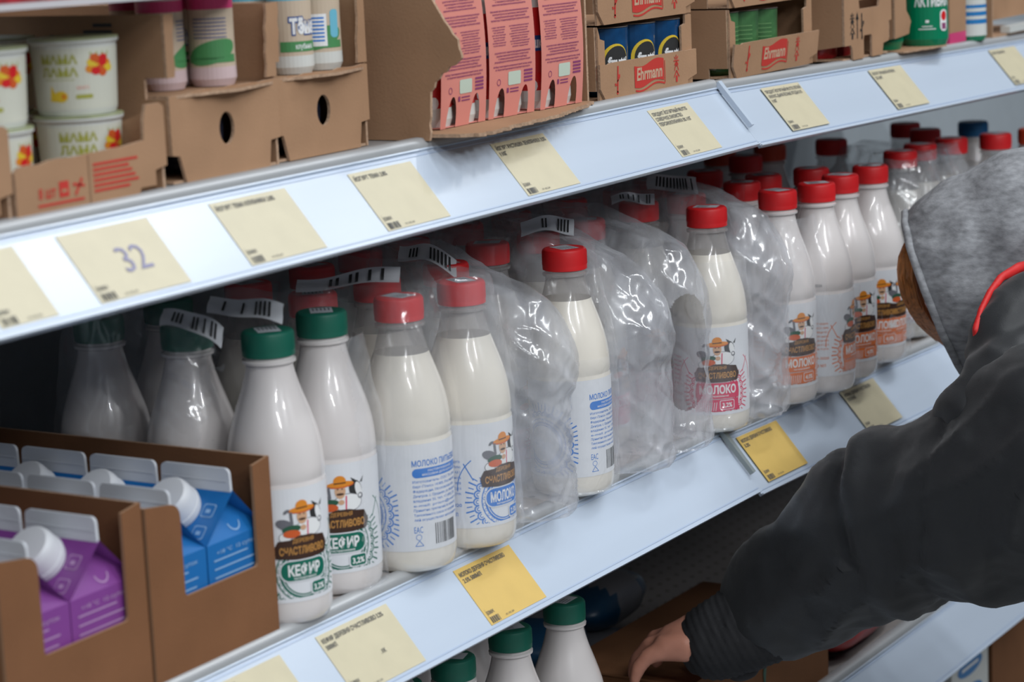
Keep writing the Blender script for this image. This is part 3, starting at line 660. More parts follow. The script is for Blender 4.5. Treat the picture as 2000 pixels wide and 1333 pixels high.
strip((2.120, 0.112, 0.2190), (-0.1, -1.0, 0), (0.5, 0.3, 0.9), 0.060, 0.018, 'barcode strip standing up near the cap left of the pink label bottle', 0.002, 7)


# ------------------------------------------------------------------ milk carton trays on the middle shelf
def jag(p, q, n, amp, seed=1):
    """torn line from p to q (p excluded, q included)"""
    rd = random.Random(seed); d = Vector((q[0] - p[0], q[1] - p[1])); nn = Vector((-d.y, d.x)).normalized(); out = []
    for i in range(1, n): t = i / n; k = rd.uniform(-amp, amp); out.append((p[0] + d.x * t + nn.x * k, p[1] + d.y * t + nn.y * k))
    return out + [q]
X_, Y_, Z_ = Vector((1, 0, 0)), Vector((0, 1, 0)), Vector((0, 0, 1))
def wall(name, t, o, u, v, n, th, poly, holes=(), mt=None, me=None, lab=None):
    mb = MB(); mb.prism(poly, o, u, v, n, th, mt or M_CARD, holes, me or M_CARDE); q = mb.obj(name, t)
    if lab: q['label'] = lab
    return q
def arc(cx, cy, r, a0, a1, n=6): return [(cx + r * math.cos(a0 + (a1 - a0) * i / n), cy + r * math.sin(a0 + (a1 - a0) * i / n)) for i in range(n + 1)]
def carton_tray(x, lab):
    W_, H, D = 0.1375, 0.1315, 0.284
    t = empty('carton_tray', (x, 0.001, 0.0006), 0, lab, 'tray', 'brown trays of gable top cartons')
    front = [(0, 0), (W_, 0), (W_, H)] + [(W_ - 0.0195, H - 0.003)] + [(W_ - 0.0195, 0.058)] + arc(W_ - 0.0225, 0.058, 0.003, 0, -PI / 2, 3) + arc(0.039, 0.058, 0.003, -PI / 2, -PI, 3) + [(0.036, 0.112)] + arc(0.026, 0.112, 0.010, 0, PI / 2, 5) + [(0.002, 0.1255), (0, 0.1255)]
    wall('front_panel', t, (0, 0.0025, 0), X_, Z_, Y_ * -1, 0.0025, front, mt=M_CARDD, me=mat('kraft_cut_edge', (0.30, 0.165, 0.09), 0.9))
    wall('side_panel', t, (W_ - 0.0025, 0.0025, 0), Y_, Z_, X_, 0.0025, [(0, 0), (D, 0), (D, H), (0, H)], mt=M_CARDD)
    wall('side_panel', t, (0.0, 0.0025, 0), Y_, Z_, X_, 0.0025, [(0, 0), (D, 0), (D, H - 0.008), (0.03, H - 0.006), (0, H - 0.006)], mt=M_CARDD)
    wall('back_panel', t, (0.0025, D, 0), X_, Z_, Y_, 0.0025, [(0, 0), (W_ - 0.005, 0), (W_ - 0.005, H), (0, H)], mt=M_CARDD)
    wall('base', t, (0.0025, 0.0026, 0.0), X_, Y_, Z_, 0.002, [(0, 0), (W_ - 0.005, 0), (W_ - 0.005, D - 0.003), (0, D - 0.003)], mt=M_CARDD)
    return t
T1 = carton_tray(1.1985, 'brown cut out tray holding blue cartons, beside the nearest kefir bottle')
T2 = carton_tray(1.0570, 'brown cut out tray holding purple cartons, in the lower left corner')
M_FIN = mat('carton_white_board', (0.60, 0.62, 0.66), 0.45, coat=0.1)
M_CCAP = mat('white_screw_cap', (0.66, 0.67, 0.70), 0.4, sss=0.0)
def gable_mesh(col, kind):
    b = 0.0325; h = 0.079; r = 0.1115; mb = MB(); mt = col
    P = [(-b, -b), (b, -b), (b, b), (-b, b)]
    v = [(x, y, 0) for x, y in P] + [(x, y, h) for x, y in P] + [(0, -b, r), (0, b, r), (0, -b + 0.019, r - 0.004), (0, b - 0.019, r - 0.004)]
    mb.add(v, [(3, 2, 1, 0), (0, 1, 5, 4), (1, 2, 6, 5), (2, 3, 7, 6), (3, 0, 4, 7), (4, 8, 9, 7), (5, 6, 9, 8), (4, 5, 10), (6, 7, 11), (4, 10, 8), (5, 8, 10), (7, 9, 11), (6, 11, 9)], mt)
    a = Art(); ink = M_W
    for i in range(9): a.rect(-0.026, -0.026 + (0.050 if i % 3 else 0.038) - (i * 5 % 4) * 0.002, 0.066 - i * 0.0062, 0.0672 - i * 0.0062, kind, 1)
    a.text('+18 °C  12 суток', 0.0, 0.0705, 0.0028, kind, 1, width=0.045)
    a.text('Ш', 0.012, 0.006, 0.006, kind, 1)
    a.lay(mb, planemap((0, -b, 0), X_, Z_, -Y_))                      # front face
    s = Art(); s.text('ЦЕЛЬНЫЙ' if col.name.startswith('purple') else 'МОЛОКО', -0.002, 0.022, 0.0075, kind, 1, width=0.05, bold=0.03); s.text('питьевой', 0.004, 0.014, 0.004, kind, 1, width=0.03)
    s.ell(-0.015, 0.046, 0.0125, 0.0125, mat('sky_blue_seal_ink', (0.05, 0.38, 0.60), 0.4), 1); s.text('%', -0.015, 0.042, 0.009, M_W, 2)
    for i in range(3): s.rect(0.006, 0.026 - i * 0.003, 0.060 - i * 0.004, 0.0612 - i * 0.004, kind, 1)
    s.lay(mb, planemap((-b, 0, 0), -Y_, Z_, -X_))                     # left face
    sl = Vector((b, 0, r - h)).normalized(); n = Vector((-(r - h), 0, b)).normalized()
    t = Art()
    for cx, cz in ((0.020, 0.010), (0.020, 0.028)):
        t.rrect(cx - 0.0055, cx + 0.0055, cz - 0.0055, cz + 0.0055, 0.002, kind, 1); t.rrect(cx - 0.0047, cx + 0.0047, cz - 0.0047, cz + 0.0047, 0.002, mt, 2); t.rect(cx - 0.002, cx + 0.002, cz - 0.002, cz + 0.001, kind, 3)
    t.lay(mb, planemap((-b, 0, h), -Y_, sl, n))
    g = Art(); g.ring(0.004, 0.010, 0.006, 0.0012, kind, 1, 12, PI, 2 * PI)
    gv = (Vector((0, -b + 0.019, r - 0.004)) - Vector((0, -b, h))); gv.normalize(); g.lay(mb, planemap((0, -b, h), X_, gv, X_.cross(gv)))
    return mb.mesh('body', normals=False)
def fin_mesh():
    mb = MB(); P = [(-0.0312, 0.0)] + [(0.0312, 0.0)] + arc(0.0262, 0.0125, 0.0045, 0, PI / 2, 5) + arc(-0.0262, 0.0125, 0.0045, PI / 2, PI, 5)
    mb.prism(P, (-0.0012, 0, 0), Y_, Z_, X_, 0.0024, M_FIN); mb.box(-0.0016, 0.0016, -0.029, 0.029, 0.0072, 0.0080, M_FIN); return mb.mesh('top_seal')
def ccap_mesh():
    mb = MB(); mb.lathe([(0.0170, -0.005), (0.0182, 0.0), (0.0180, 0.0015), (0.0175, 0.0018), (0.0171, 0.010), (0.0162, 0.0145), (0.0145, 0.0162), (0.0, 0.0168)], M_CCAP, 36); return mb.mesh('screw_cap', smooth=40)
CB = mat('blue_carton_print', (0.012, 0.145, 0.42), 0.35, coat=0.1); CP = mat('purple_carton_print', (0.21, 0.05, 0.26), 0.35, coat=0.1)
CBI = mat('pale_blue_carton_ink', (0.25, 0.42, 0.65), 0.5); CPI = mat('pale_lilac_carton_ink', (0.42, 0.25, 0.45), 0.5)
GB, GP, FM, CM = gable_mesh(CB, CBI), gable_mesh(CP, CPI), fin_mesh(), ccap_mesh()
def carton(x, y, me, lab):
    t = empty('milk_carton', (x, y, 0.0030), 0, lab, 'carton', 'gable top milk cartons in trays')
    for nm, q, loc, rot in (('body', me, (0, 0, 0), (0, 0, 0)), ('top_seal', FM, (0, 0, 0.1105), (0, 0, 0)), ('screw_cap', CM, (-0.0185, 0.004, 0.1005), (0, math.radians(-44), 0))):
        o = bpy.data.objects.new(nm, q); C.objects.link(o); o.parent = t; o.location = loc; o.rotation_euler = rot
for i, (dy, w1, w2) in enumerate(((0, 'nearest of the right column in the tray', 'half hidden behind the tray post'), (1, 'second of the right column', 'second of the left column'), (2, 'third of the right column', 'third of the left column'), (3, 'last of the right column', 'last of the left column'))):
    carton(1.2990, 0.0385 + dy * 0.0668, GB, 'blue gable top carton with white cap, ' + w1)
    carton(1.2325, 0.0385 + dy * 0.0668, GB, 'blue gable top carton, ' + w2)
for i, (dy, w1) in enumerate(((0, 'with white cap at the lower left, front of its tray'), (1, 'in the dark behind the front purple one'), (2, 'third back in its dark tray'))):
    carton(1.1575, 0.0385 + dy * 0.0668, GP, 'purple gable top carton ' + w1)
carton(1.0915, 0.0385, GP, 'purple gable top carton hidden behind the left post of its tray')

# ------------------------------------------------------------------ upper shelf
ZA = 0.3336
M_CUPW = mat('white_cup_plastic', (0.62, 0.63, 0.60), 0.3, coat=0.2); M_OLIVE = mat('olive_ink', (0.36, 0.36, 0.06), 0.5); M_LID = mat('green_white_foil_lid', (0.40, 0.44, 0.24), 0.35, var=0.3, vscale=60)
M_YEL = mat('yellow_fruit_ink', (0.72, 0.50, 0.03), 0.5); M_PINKISH = mat('soft_pink_ink', (0.75, 0.36, 0.30), 0.5)
def cup_mesh():
    mb = MB(); r = lambda z: 0.0262 + (z / 0.048) * 0.0022
    mb.lathe([(0.022, 0.0015), (0.0252, 0.0), (r(0.003), 0.003), (r(0.046), 0.046), (0.0287, 0.0465), (0.0300, 0.0478), (0.0300, 0.0492), (0.0288, 0.0496)], M_CUPW, 48)
    a = Art(); a.rect(-0.080, 0.080, 0.004, 0.0445, mat('cup_label_white', (0.62, 0.62, 0.53), 0.35), 0)
    for dx in (0.0, 0.085, -0.085):
        a.text('МАМА', dx - 0.013, 0.0345, 0.0058, M_OLIVE, 2, width=0.025, bold=0.04); a.text('ЛАМА', dx - 0.013, 0.0262, 0.0058, M_OLIVE, 2, width=0.025, bold=0.04)
        a.rect(dx - 0.024, dx - 0.003, 0.0238, 0.0242, M_OLIVE, 2)
        a.ell(dx - 0.0130, 0.0130, 0.0048, 0.0038, M_YEL, 2); a.poly([(dx - 0.021, 0.0100), (dx - 0.014, 0.0095), (dx - 0.0195, 0.0205)], M_YEL, 2); a.ell(dx - 0.0110, 0.0130, 0.0018, 0.0018, M_HAT, 3)
        a.rrect(dx - 0.003, dx + 0.0085, 0.0112, 0.0140, 0.001, M_OLIVE, 2); a.text('МАНГО', dx + 0.002, 0.0175, 0.0022, M_PINKISH, 2, width=0.008)
        for k in range(15): a.ell(dx + 0.0145 + 0.0085 * math.cos(k * 2.39) * math.sqrt(k / 15), 0.0325 + 0.0060 * math.sin(k * 2.39) * math.sqrt(k / 15), 0.0034, 0.0028, (M_HAT, M_RED, M_BOWL, M_YEL)[k * 7 % 4], 2 + k % 4, 9)
        for k in range(4): a.line((dx + 0.010 + k * 0.003, 0.034), (dx + 0.008 + k * 0.0045, 0.0415), 0.0012, M_OLIVE, 1)
    a.lay(mb, lambda u, v, l: Vector(((r(v) + 0.0002 + 0.00006 * l) * math.cos(u / 0.0272), (r(v) + 0.0002 + 0.00006 * l) * math.sin(u / 0.0272), v)), step=0.0035)
    return mb.mesh('cup', smooth=None, normals=False)
CUP = cup_mesh()
mb = MB(); mb.lathe([(0.0298, 0.0), (0.0302, 0.0004), (0.0298, 0.0009), (0.0, 0.0010)], M_LID, 48); LIDM = mb.mesh('foil_lid')
def yogurt_cup(x, y, z, off, lab):
    t = empty('yogurt_cup', (x, y, z), math.atan2(-1.04 - y, -x) + math.radians(off), lab, 'yogurt cup', 'cups in the low yogurt tray')
    for nm, q, dz in (('cup', CUP, 0), ('foil_lid', LIDM, 0.0497)):
        o = bpy.data.objects.new(nm, q); C.objects.link(o); o.parent = t; o.location = (0, 0, dz)
zt = ZA + 0.0032
for x, y, o1, l1 in ((1.227, 0.058, 5, 'by the raised tray corner'), (1.1325, 0.0520, 8, 'cut by the left photo edge'), (1.170, 0.112, 30, 'in the second row behind'), (1.225, 0.130, 20, 'behind the front right stack')):
    yogurt_cup(x, y, zt, o1 + 20, 'white olive lettered yogurt cup, lower of the stack ' + l1)
    yogurt_cup(x, y, zt + 0.0512, o1, 'white olive lettered yogurt cup, upper of the stack ' + l1)
# low tray
def red_marks(a, x0, z0, s=1.0, ink=None):
    ink = ink or M_REDINK
    a.text('8 шт', x0 + 0.010 * s, z0 + 0.005 * s, 0.007 * s, ink, 1, width=0.016 * s); a.rect(x0 + 0.021 * s, x0 + 0.030 * s, z0 + 0.004 * s, z0 + 0.014 * s, ink, 1); a.rect(x0 + 0.023 * s, x0 + 0.028 * s, z0 + 0.007 * s, z0 + 0.009 * s, M_CARD, 2)
    a.line((x0 + 0.036 * s, z0 + 0.004 * s), (x0 + 0.043 * s, z0 + 0.014 * s), 0.002 * s, ink, 1); a.line((x0 + 0.034 * s, z0 + 0.011 * s), (x0 + 0.045 * s, z0 + 0.009 * s), 0.0018 * s, ink, 1)
    a.rect(x0 + 0.001, x0 + 0.044 * s, z0, z0 + 0.0016 * s, ink, 1)
def low_tray(x0, W_, lab, marks):
    t = empty('cardboard_tray', (x0, 0.002, ZA), 0, lab, 'tray')
    P = [(0, 0), (W_ - 0.030, 0), (W_ - 0.028, 0.006), (W_ - 0.012, 0.006), (W_ - 0.012, 0.016), (W_, 0.018), (W_, 0.0575), (W_ - 0.004, 0.060), (W_ - 0.018, 0.060), (W_ - 0.021, 0.050), (W_ - 0.022, 0.037), (W_ - 0.045, 0.035)] + jag((W_ - 0.045, 0.035), (0.004, 0.033), 10, 0.0009, 3) + [(0, 0.030)]
    f = wall('front_panel', t, (0, 0.0025, 0), X_, Z_, -Y_, 0.0025, P)
    if marks:
        a = Art(); red_marks(a, W_ - 0.128, 0.006); a.line((W_ - 0.078, 0.001), (W_ - 0.078, 0.034), 0.0006, mat('cardboard_crease', (0.16, 0.09, 0.05), 0.9), 1)
        for i in range(6): a.rect(W_ - 0.074, W_ - 0.030 - (i * 3 % 4) * 0.003, 0.026 - i * 0.0034, 0.0277 - i * 0.0034, M_REDINK, 1)
        mb = MB(); a.lay(mb, planemap((0, 0, 0), X_, Z_, -Y_)); o = mb.obj('red_print', f, normals=False)
    wall('side_panel', t, (W_ - 0.0025, 0.0025, 0), Y_, Z_, X_, 0.0025, [(0, 0), (0.24, 0), (0.24, 0.045), (0.06, 0.038), (0, 0.057)])
    wall('side_panel', t, (0, 0.0025, 0), Y_, Z_, X_, 0.0025, [(0, 0), (0.24, 0), (0.24, 0.04), (0, 0.03)])
    wall('back_panel', t, (0, 0.24, 0), X_, Z_, Y_, 0.0025, [(0, 0), (W_, 0), (W_, 0.05), (0, 0.05)])
    wall('base', t, (0.003, 0.003, 0.0), X_, Y_, Z_, 0.002, [(0, 0), (W_ - 0.006, 0), (W_ - 0.006, 0.23), (0, 0.23)])
low_tray(1.102, 0.146, 'low brown tray of yogurt cups with red printing, upper left', True)
low_tray(0.952, 0.1475, 'low brown tray cut off at the left edge of the photo', False)

# two tier crates with an oval hand hole
def hole_crate(x0, x1, y0, lab, icons, seed):
    W_ = x1 - x0; t = empty('cardboard_crate', (x0, y0, ZA), 0, lab, 'crate', 'two tier crates with an oval hand hole'); HT = 0.116
    top = jag((W_, 0.0625), (0.004, 0.0605), 16, 0.0010, seed)
    P = [(0.014, 0), (W_ - 0.014, 0), (W_ - 0.011, 0.019), (W_, 0.020), (W_, 0.0625)] + top + [(0, 0.060), (0, 0.020), (0.008, 0.019)]
    hx = W_ * 0.50; hole = [(hx + 0.0085 * math.cos(2 * PI * i / 20), 0.033 + 0.0115 * math.sin(2 * PI * i / 20)) for i in range(20)]
    wall('front_panel', t, (0, 0.0025, 0), X_, Z_, -Y_, 0.0025, P, [hole])
    sh = [(0.03, 0), (0.27, 0), (0.27, HT), (0.0, HT), (0.0, 0.073), (0.018, 0.073), (0.018, 0.0585), (0.0, 0.0585), (0.0, 0.020), (0.028, 0.019)]
    q = wall('side_panel', t, (0, 0.0025, 0), Y_, Z_, X_, 0.0025, sh)
    if icons:
        a = Art()
        for i in range(8): a.rect(-0.060 - (i * 3 % 4) * 0.003, -0.043, 0.108 - i * 0.0046, 0.1105 - i * 0.0046, M_INKB, 1)
        for k, u in enumerate((-0.145, -0.120, -0.098)):
            a.line((u, 0.075), (u, 0.103), 0.0035, M_INKB, 1); a.line((u - 0.006, 0.100), (u + 0.006, 0.101), 0.0035, M_INKB, 1); a.ell(u, 0.088, 0.005, 0.007 - k * 0.0015, M_INKB, 1)
        mb = MB(); a.lay(mb, planemap((0, 0.0025, 0), -Y_, Z_, -X_)); mb.obj('black_print', q, normals=False)
    wall('side_panel', t, (W_ - 0.0025, 0.0025, 0), Y_, Z_, X_, 0.0025, [(0, 0), (0.27, 0), (0.27, HT), (0.0, HT)])
    wall('back_panel', t, (0.0025, 0.27, 0), X_, Z_, Y_, 0.0025, [(0, 0), (W_ - 0.005, 0), (W_ - 0.005, HT), (0, HT)])
    # upper front posts, torn shelf between the tiers
    wall('corner_post', t, (0, 0.0022, 0.073), X_, Z_, -Y_, 0.0022, [(0, 0), (0.008, 0)] + jag((0.008, 0), (0.010, HT - 0.073), 6, 0.0008, seed + 3) + [(0, HT - 0.073)])
    wall('corner_post', t, (W_ - 0.012, 0.0022, 0.064), X_, Z_, -Y_, 0.0022, [(0.012, 0), (0.012, HT - 0.064), (0.004, HT - 0.064)] + jag((0.004, HT - 0.064), (0.0, 0), 6, 0.0008, seed + 4))
    wall('tier_board', t, (0.003, 0.003, 0.0585), X_, Y_, Z_, 0.0022, [(0, 0.26), (0, -0.002)] + jag((0, -0.002), (W_ * 0.5, -0.014), 9, 0.0016, seed + 6) + jag((W_ * 0.5, -0.014), (W_ - 0.008, -0.003), 9, 0.0016, seed + 7) + [(W_ - 0.006, 0.26)])
    wall('base', t, (0.003, 0.003, 0.0), X_, Y_, Z_, 0.002, [(0, 0), (W_ - 0.006, 0), (W_ - 0.006, 0.26), (0, 0.26)])
hole_crate(1.276, 1.398, 0.020, 'brown crate with an oval hole, pink kids yogurts on its upper tier', True, 11)
hole_crate(1.402, 1.520, 0.026, 'brown crate with an oval hole, blue topped kids yogurts on its upper tier', False, 21)

def small_bottle(r, h, bands, art=None, seg=32, neck=None):
    """bands: (z0,z1,material) round body; slightly waisted yogurt bottle"""
    mb = MB(); zs = sorted({0.0, h} | {b[0] for b in bands} | {b[1] for b in bands} | {h * k / 14 for k in range(15)})
    def rr(z):
        q = z / h
        if q < 0.05: return r * (0.86 + 0.14 * q / 0.05)
        if neck and q > neck: return r * (1 - 0.42 * ((q - neck) / (1 - neck)) ** 1.3)
        return r * (1 - 0.035 * math.sin(q * PI))
    def mf(j):
        z = (zs[j] + zs[j + 1]) / 2
        for a_, b_, m_ in bands:
            if a_ <= z <= b_: return m_
        return M_CUPW
    mb.lathe([(rr(z), z) for z in zs], M_CUPW, seg, mf=mf)
    for f in range(0): pass
    if art: art.lay(mb, lambda u, v, l: Vector(((rr(v) + 0.0002 + 0.00005 * l) * math.cos(u / r), (rr(v) + 0.0002 + 0.00005 * l) * math.sin(u / r), v)), step=0.003, vstep=0.004)
    return mb.mesh('body', normals=False, smooth=None)
M_CREAM = mat('cream_print', (0.55, 0.44, 0.33), 0.4); M_GRASS = mat('grass_green_print', (0.07, 0.25, 0.09), 0.4); M_PINKB = mat('hot_pink_print', (0.60, 0.05, 0.17), 0.4)
M_PALEP = mat('pale_pink_plastic', (0.62, 0.48, 0.49), 0.3, coat=0.2); M_SKY = mat('sky_blue_print', (0.15, 0.45, 0.58), 0.4); M_NAVY = mat('navy_print', (0.02, 0.07, 0.25), 0.4)
def kids(top, low, face):
    a = Art()
    if face:
        a.text('Тёма', 0.0, 0.030, 0.0105, M_W, 3, width=0.024, bold=0.05); a.text('Тёма', 0.0, 0.030, 0.0105, M_NAVY, 2, width=0.026, bold=0.12)
        a.rect(-0.020, 0.020, 0.0165, 0.024, M_GRASS, 1); a.text('клубника', 0.0, 0.0185, 0.004, M_W, 2, width=0.016)
    else:
        a.ell(0, 0.024, 0.020, 0.008, M_GRASS, 1, 24, 0.25); a.rect(-0.02, 0.02, 0.0165, 0.022, M_GRASS, 1)
        if top is M_SKY:
            a.rect(-0.010, 0.006, 0.018, 0.042, M_W, 2)
            for i in range(7): a.rect(-0.008, 0.004, 0.0215 + i * 0.0028, 0.0228 + i * 0.0028, M_B, 3)
            a.rrect(0.009, 0.017, 0.024, 0.045, 0.003, M_SKY, 2)
        else:
            for i in range(6): a.rect(-0.014, 0.012, 0.034 + i * 0.0026, 0.0347 + i * 0.0026, M_NAVY, 2)
    return small_bottle(0.0168, 0.072, [(0, 0.0135, low), (0.0135, 0.054, M_CREAM), (0.054, 0.062, top), (0.062, 0.072, low)], a)
KB = {'pf': kids(M_PINKB, M_PALEP, True), 'pb': kids(M_PINKB, M_PALEP, False), 'bf': kids(M_SKY, M_CUPW, True), 'bb': kids(M_SKY, M_CUPW, False)}
mb = MB(); mb.lathe([(0.0168, 0), (0.0176, 0.0004), (0.0172, 0.0012), (0.0, 0.0014)], mat('silver_foil', (0.6, 0.6, 0.62), 0.25, metal=0.8), 32); FOIL = mb.mesh('foil_lid')
def kid(x, y, k, off, lab, z=ZA + 0.0612):
    t = empty('yogurt_bottle', (x, y, z), math.atan2(-1.04 - y, -x) + math.radians(off), lab, 'yogurt bottle', 'kids yogurts on crate tiers')
    for nm, q, dz in (('body', KB[k], 0), ('foil_lid', FOIL, 0.0722)):
        o = bpy.data.objects.new(nm, q); C.objects.link(o); o.parent = t; o.location = (0, 0, dz)
kid(1.3560, 0.0440, 'pb', 0, 'pink based kids yogurt turned to its back, front one in its crate'); kid(1.3545, 0.0795, 'pf', 35, 'pink based kids yogurt with name lettering, behind the crate post')
kid(1.3560, 0.1150, 'pb', 90, 'pink based kids yogurt third from the front in its crate'); kid(1.3200, 0.0600, 'pb', 90, 'pink based kids yogurt mostly behind the post, foot in the side notch')
kid(1.452, 0.046, 'bf', 40, 'blue topped kids yogurt with name lettering, left one in its crate'); kid(1.4885, 0.046, 'bb', 0, 'blue topped kids yogurt showing a blue barcode, right one in its crate')
kid(1.452, 0.084, 'bb', 90, 'blue topped kids yogurt in the row behind the lettered one'); kid(1.4885, 0.084, 'bb', 60, 'blue topped kids yogurt in the row behind the barcode one')
# dark pot seen through the hand hole
for x, y, l_ in ((1.337, 0.055, 'left'), (1.461, 0.060, 'right')):
    mb = MB(); mb.lathe([(0.020, 0.0), (0.024, 0.004), (0.026, 0.045), (0.027, 0.048), (0.0, 0.049)], mat('dark_jar_print', (0.03, 0.035, 0.06), 0.25, var=0.9, vscale=90), 32)
    o = mb.obj('yogurt_pot', smooth=40, loc=(x, y, ZA + 0.0026)); prop(o, 'dark printed pot glimpsed through the oval hole of the %s crate' % l_, 'pot', 'dark pots inside the hole crates')
# red printed pack on top
t = empty('yogurt_multipack', (1.0, 0.004, ZA + 0.1166), 0, 'red printed flat pack with white rim lying across the crates at the top left', 'multipack')
mb = MB(); mb.prism([(0, 0), (0.345, 0.0), (0.352, 0.012), (0.352, 0.16), (0, 0.16)], (0, 0, 0.0045), X_, Y_, Z_, 0.018, mat('red_pack_print', (0.33, 0.02, 0.03), 0.4, var=0.6, vscale=50)); mb.obj('red_cover', t)
mb = MB(); mb.prism([(-0.002, -0.006), (0.350, -0.006), (0.361, 0.010), (0.358, 0.165), (-0.002, 0.165)], (0, 0, 0.0003), X_, Y_, Z_, 0.004, mat('pale_plastic_rim', (0.55, 0.53, 0.55), 0.3)); mb.obj('white_rim', t)
t.rotation_euler = (0, 0.012, 0)
t.location.z += 0.014
# torn carton with pink sleeves
t = empty('torn_carton', (1.553, 0.0, ZA), 0, 'big brown carton torn open at the front around pink sleeved bottles', 'carton'); HB = 0.17
P = [(0.30, 0), (0.30, HB), (0.0, HB), (-0.012, 0.112)] + jag((-0.012, 0.112), (-0.036, 0.078), 7, 0.0016, 5) + jag((-0.036, 0.078), (-0.039, 0.064), 4, 0.001, 6) + jag((-0.039, 0.064), (-0.020, 0.052), 5, 0.0014, 7) + jag((-0.020, 0.052), (-0.009, 0.038), 4, 0.001, 8) + jag((-0.009, 0.038), (-0.006, 0.0), 6, 0.0008, 9)
wall('side_panel', t, (0, 0, 0), Y_, Z_, X_, 0.0030, P)
wall('side_panel', t, (0.268, 0.006, 0), Y_, Z_, X_, 0.003, [(0, 0), (0.30, 0), (0.30, HB), (0.0, HB)])
wall('back_panel', t, (0.003, 0.30, 0), X_, Z_, Y_, 0.003, [(0, 0), (0.265, 0), (0.265, HB), (0, HB)])
wall('torn_floor_flap', t, (0.003, 0, 0.0022), X_, Y_, Z_, 0.0028, [(0, 0.295), (0, -0.008), (0.004, -0.030)] + jag((0.004, -0.030), (0.015, -0.044), 5, 0.002, 12) + jag((0.015, -0.044), (0.16, -0.028), 60, 0.0034, 13) + jag((0.16, -0.028), (0.262, -0.002), 36, 0.0034, 14) + [(0.264, 0.295)], lab='torn corrugated floor flap sticking out')
M_SLEEVE = mat('coral_pink_sleeve_card', (0.66, 0.235, 0.19), 0.6, var=0.03, vscale=30); M_PURI = mat('plum_ink', (0.24, 0.045, 0.14), 0.6); M_MINT = mat('mint_patch_ink', (0.52, 0.60, 0.50), 0.5)
def sleeve_mesh():
    W_, H = 0.070, 0.112; mb = MB(); N = 18
    def curve(v, u): # front bulges slightly
        return -0.0035 * math.sin(v / H * PI) + 0.0005
    def notch(cx, z0, rx, rz, up, lean): return [(cx + rx * math.cos(PI - PI * k / 14) + (lean * math.sin(PI * k / 14)), z0 + up * rz * math.sin(PI * k / 14)) for k in range(15)]
    O = [(0, 0)] + notch(0.015, 0.0, 0.0075, 0.024, 1, 0.004) + notch(0.051, 0.0, 0.0075, 0.024, 1, 0.004) + [(W_, 0), (W_, H)] + notch(0.054, H, 0.009, 0.009, -1, 0)[::-1] + notch(0.016, H, 0.009, 0.009, -1, 0)[::-1] + [(0, H)]
    sa = Art(); sa.poly(O, M_SLEEVE, 0); sa.lay(mb, lambda u, v, l: Vector((u, curve(v, u), v)), step=0.02, vstep=0.005)
    mb.box(0, W_, 0, 0.036, H, H + 0.0006, M_SLEEVE); mb.box(0, W_, 0.036, 0.0366, 0.0, H, M_SLEEVE); mb.box(0.001, W_ - 0.001, 0.001, 0.036, 0.0003, 0.0008, M_SLEEVE)
    a = Art(); S = ['йогурт питьевой пастеризованный', 'с земляникой, массовая доля жира', 'молоко нормализованное, сахар']
    def para(x0, x1, v, n, seed, h=0.0015, gap=0.0024, centred=True):
        rd = random.Random(seed)
        for i in range(n):
            s_ = ''.join(rd.choice('абвгдеиклмнопрстуя ') for _ in range(int((x1 - x0) / 0.0012))); k = (1 - 0.10 * (i % 3))
            a.text(s_, (x0 + x1) / 2, v - i * gap, h, M_PURI, 2, width=(x1 - x0) * k, bold=0.02)
    para(0.010, 0.060, 0.098, 4, 1); para(0.006, 0.064, 0.0855, 4, 2)
    para(0.006, 0.026, 0.073, 8, 3, 0.0012, 0.0021); para(0.032, 0.062, 0.073, 9, 4, 0.0012, 0.0021)
    para(0.008, 0.062, 0.052, 4, 5); para(0.006, 0.064, 0.041, 2, 6)
    a.rrect(0.028, 0.047, 0.0255, 0.0365, 0.0015, M_MINT, 2)
    for i in range(4): a.rect(0.052, 0.065, 0.0265 + i * 0.0028, 0.0282 + i * 0.0028, M_PURI, 2)
    a.rect(0.026, 0.029, 0.0195, 0.0235, M_PURI, 2); a.rect(0.031, 0.044, 0.0195, 0.0205, M_PURI, 2); a.rect(0.031, 0.044, 0.0220, 0.0230, M_PURI, 2); a.ring(0.014, 0.029, 0.0025, 0.0006, M_PURI, 2, 12)
    a.lay(mb, lambda u, v, l: Vector((u, curve(v, u) - 0.0002 - 0.00006 * l, v)), step=0.02, vstep=0.005)
    return mb.mesh('sleeve_card', normals=False)
SLV = sleeve_mesh()
a_ = Art()
for k in range(7): a_.ell(-0.022 + k * 0.008, 0.020 + (k % 3) * 0.007, 0.004, 0.005, M_W if k % 2 else M_RED, 2, 10, k)
a_.text('Растишка', 0.0, 0.052, 0.008, M_W, 3, width=0.03, bold=0.04); a_.rect(-0.03, 0.03, 0.049, 0.062, M_NAVY, 2)
DRK = small_bottle(0.0165, 0.100, [(0, 0.016, M_CUPW), (0.016, 0.062, mat('strawberry_red_print', (0.55, 0.03, 0.03), 0.3, coat=0.3)), (0.062, 0.085, M_RED)], a_, neck=0.6)
def drink(x, y, lab, off=0):
    t = empty('drinking_yogurt', (x, y, ZA + 0.0052), math.atan2(-1.04 - y, -x) + off, lab, 'yogurt bottle', 'red printed drinking yogurts')
    o = bpy.data.objects.new('body', DRK); C.objects.link(o); o.parent = t
    mb = MB()
    o2 = bpy.data.objects.new('cap', DCAP); C.objects.link(o2); o2.parent = t; o2.location = (0, 0, 0.0985)
mb = MB(); mb.lathe([(0.0105, 0), (0.0108, 0.009), (0.0100, 0.010), (0.0, 0.0102)], M_W, 28); DCAP = mb.mesh('cap', smooth=40)
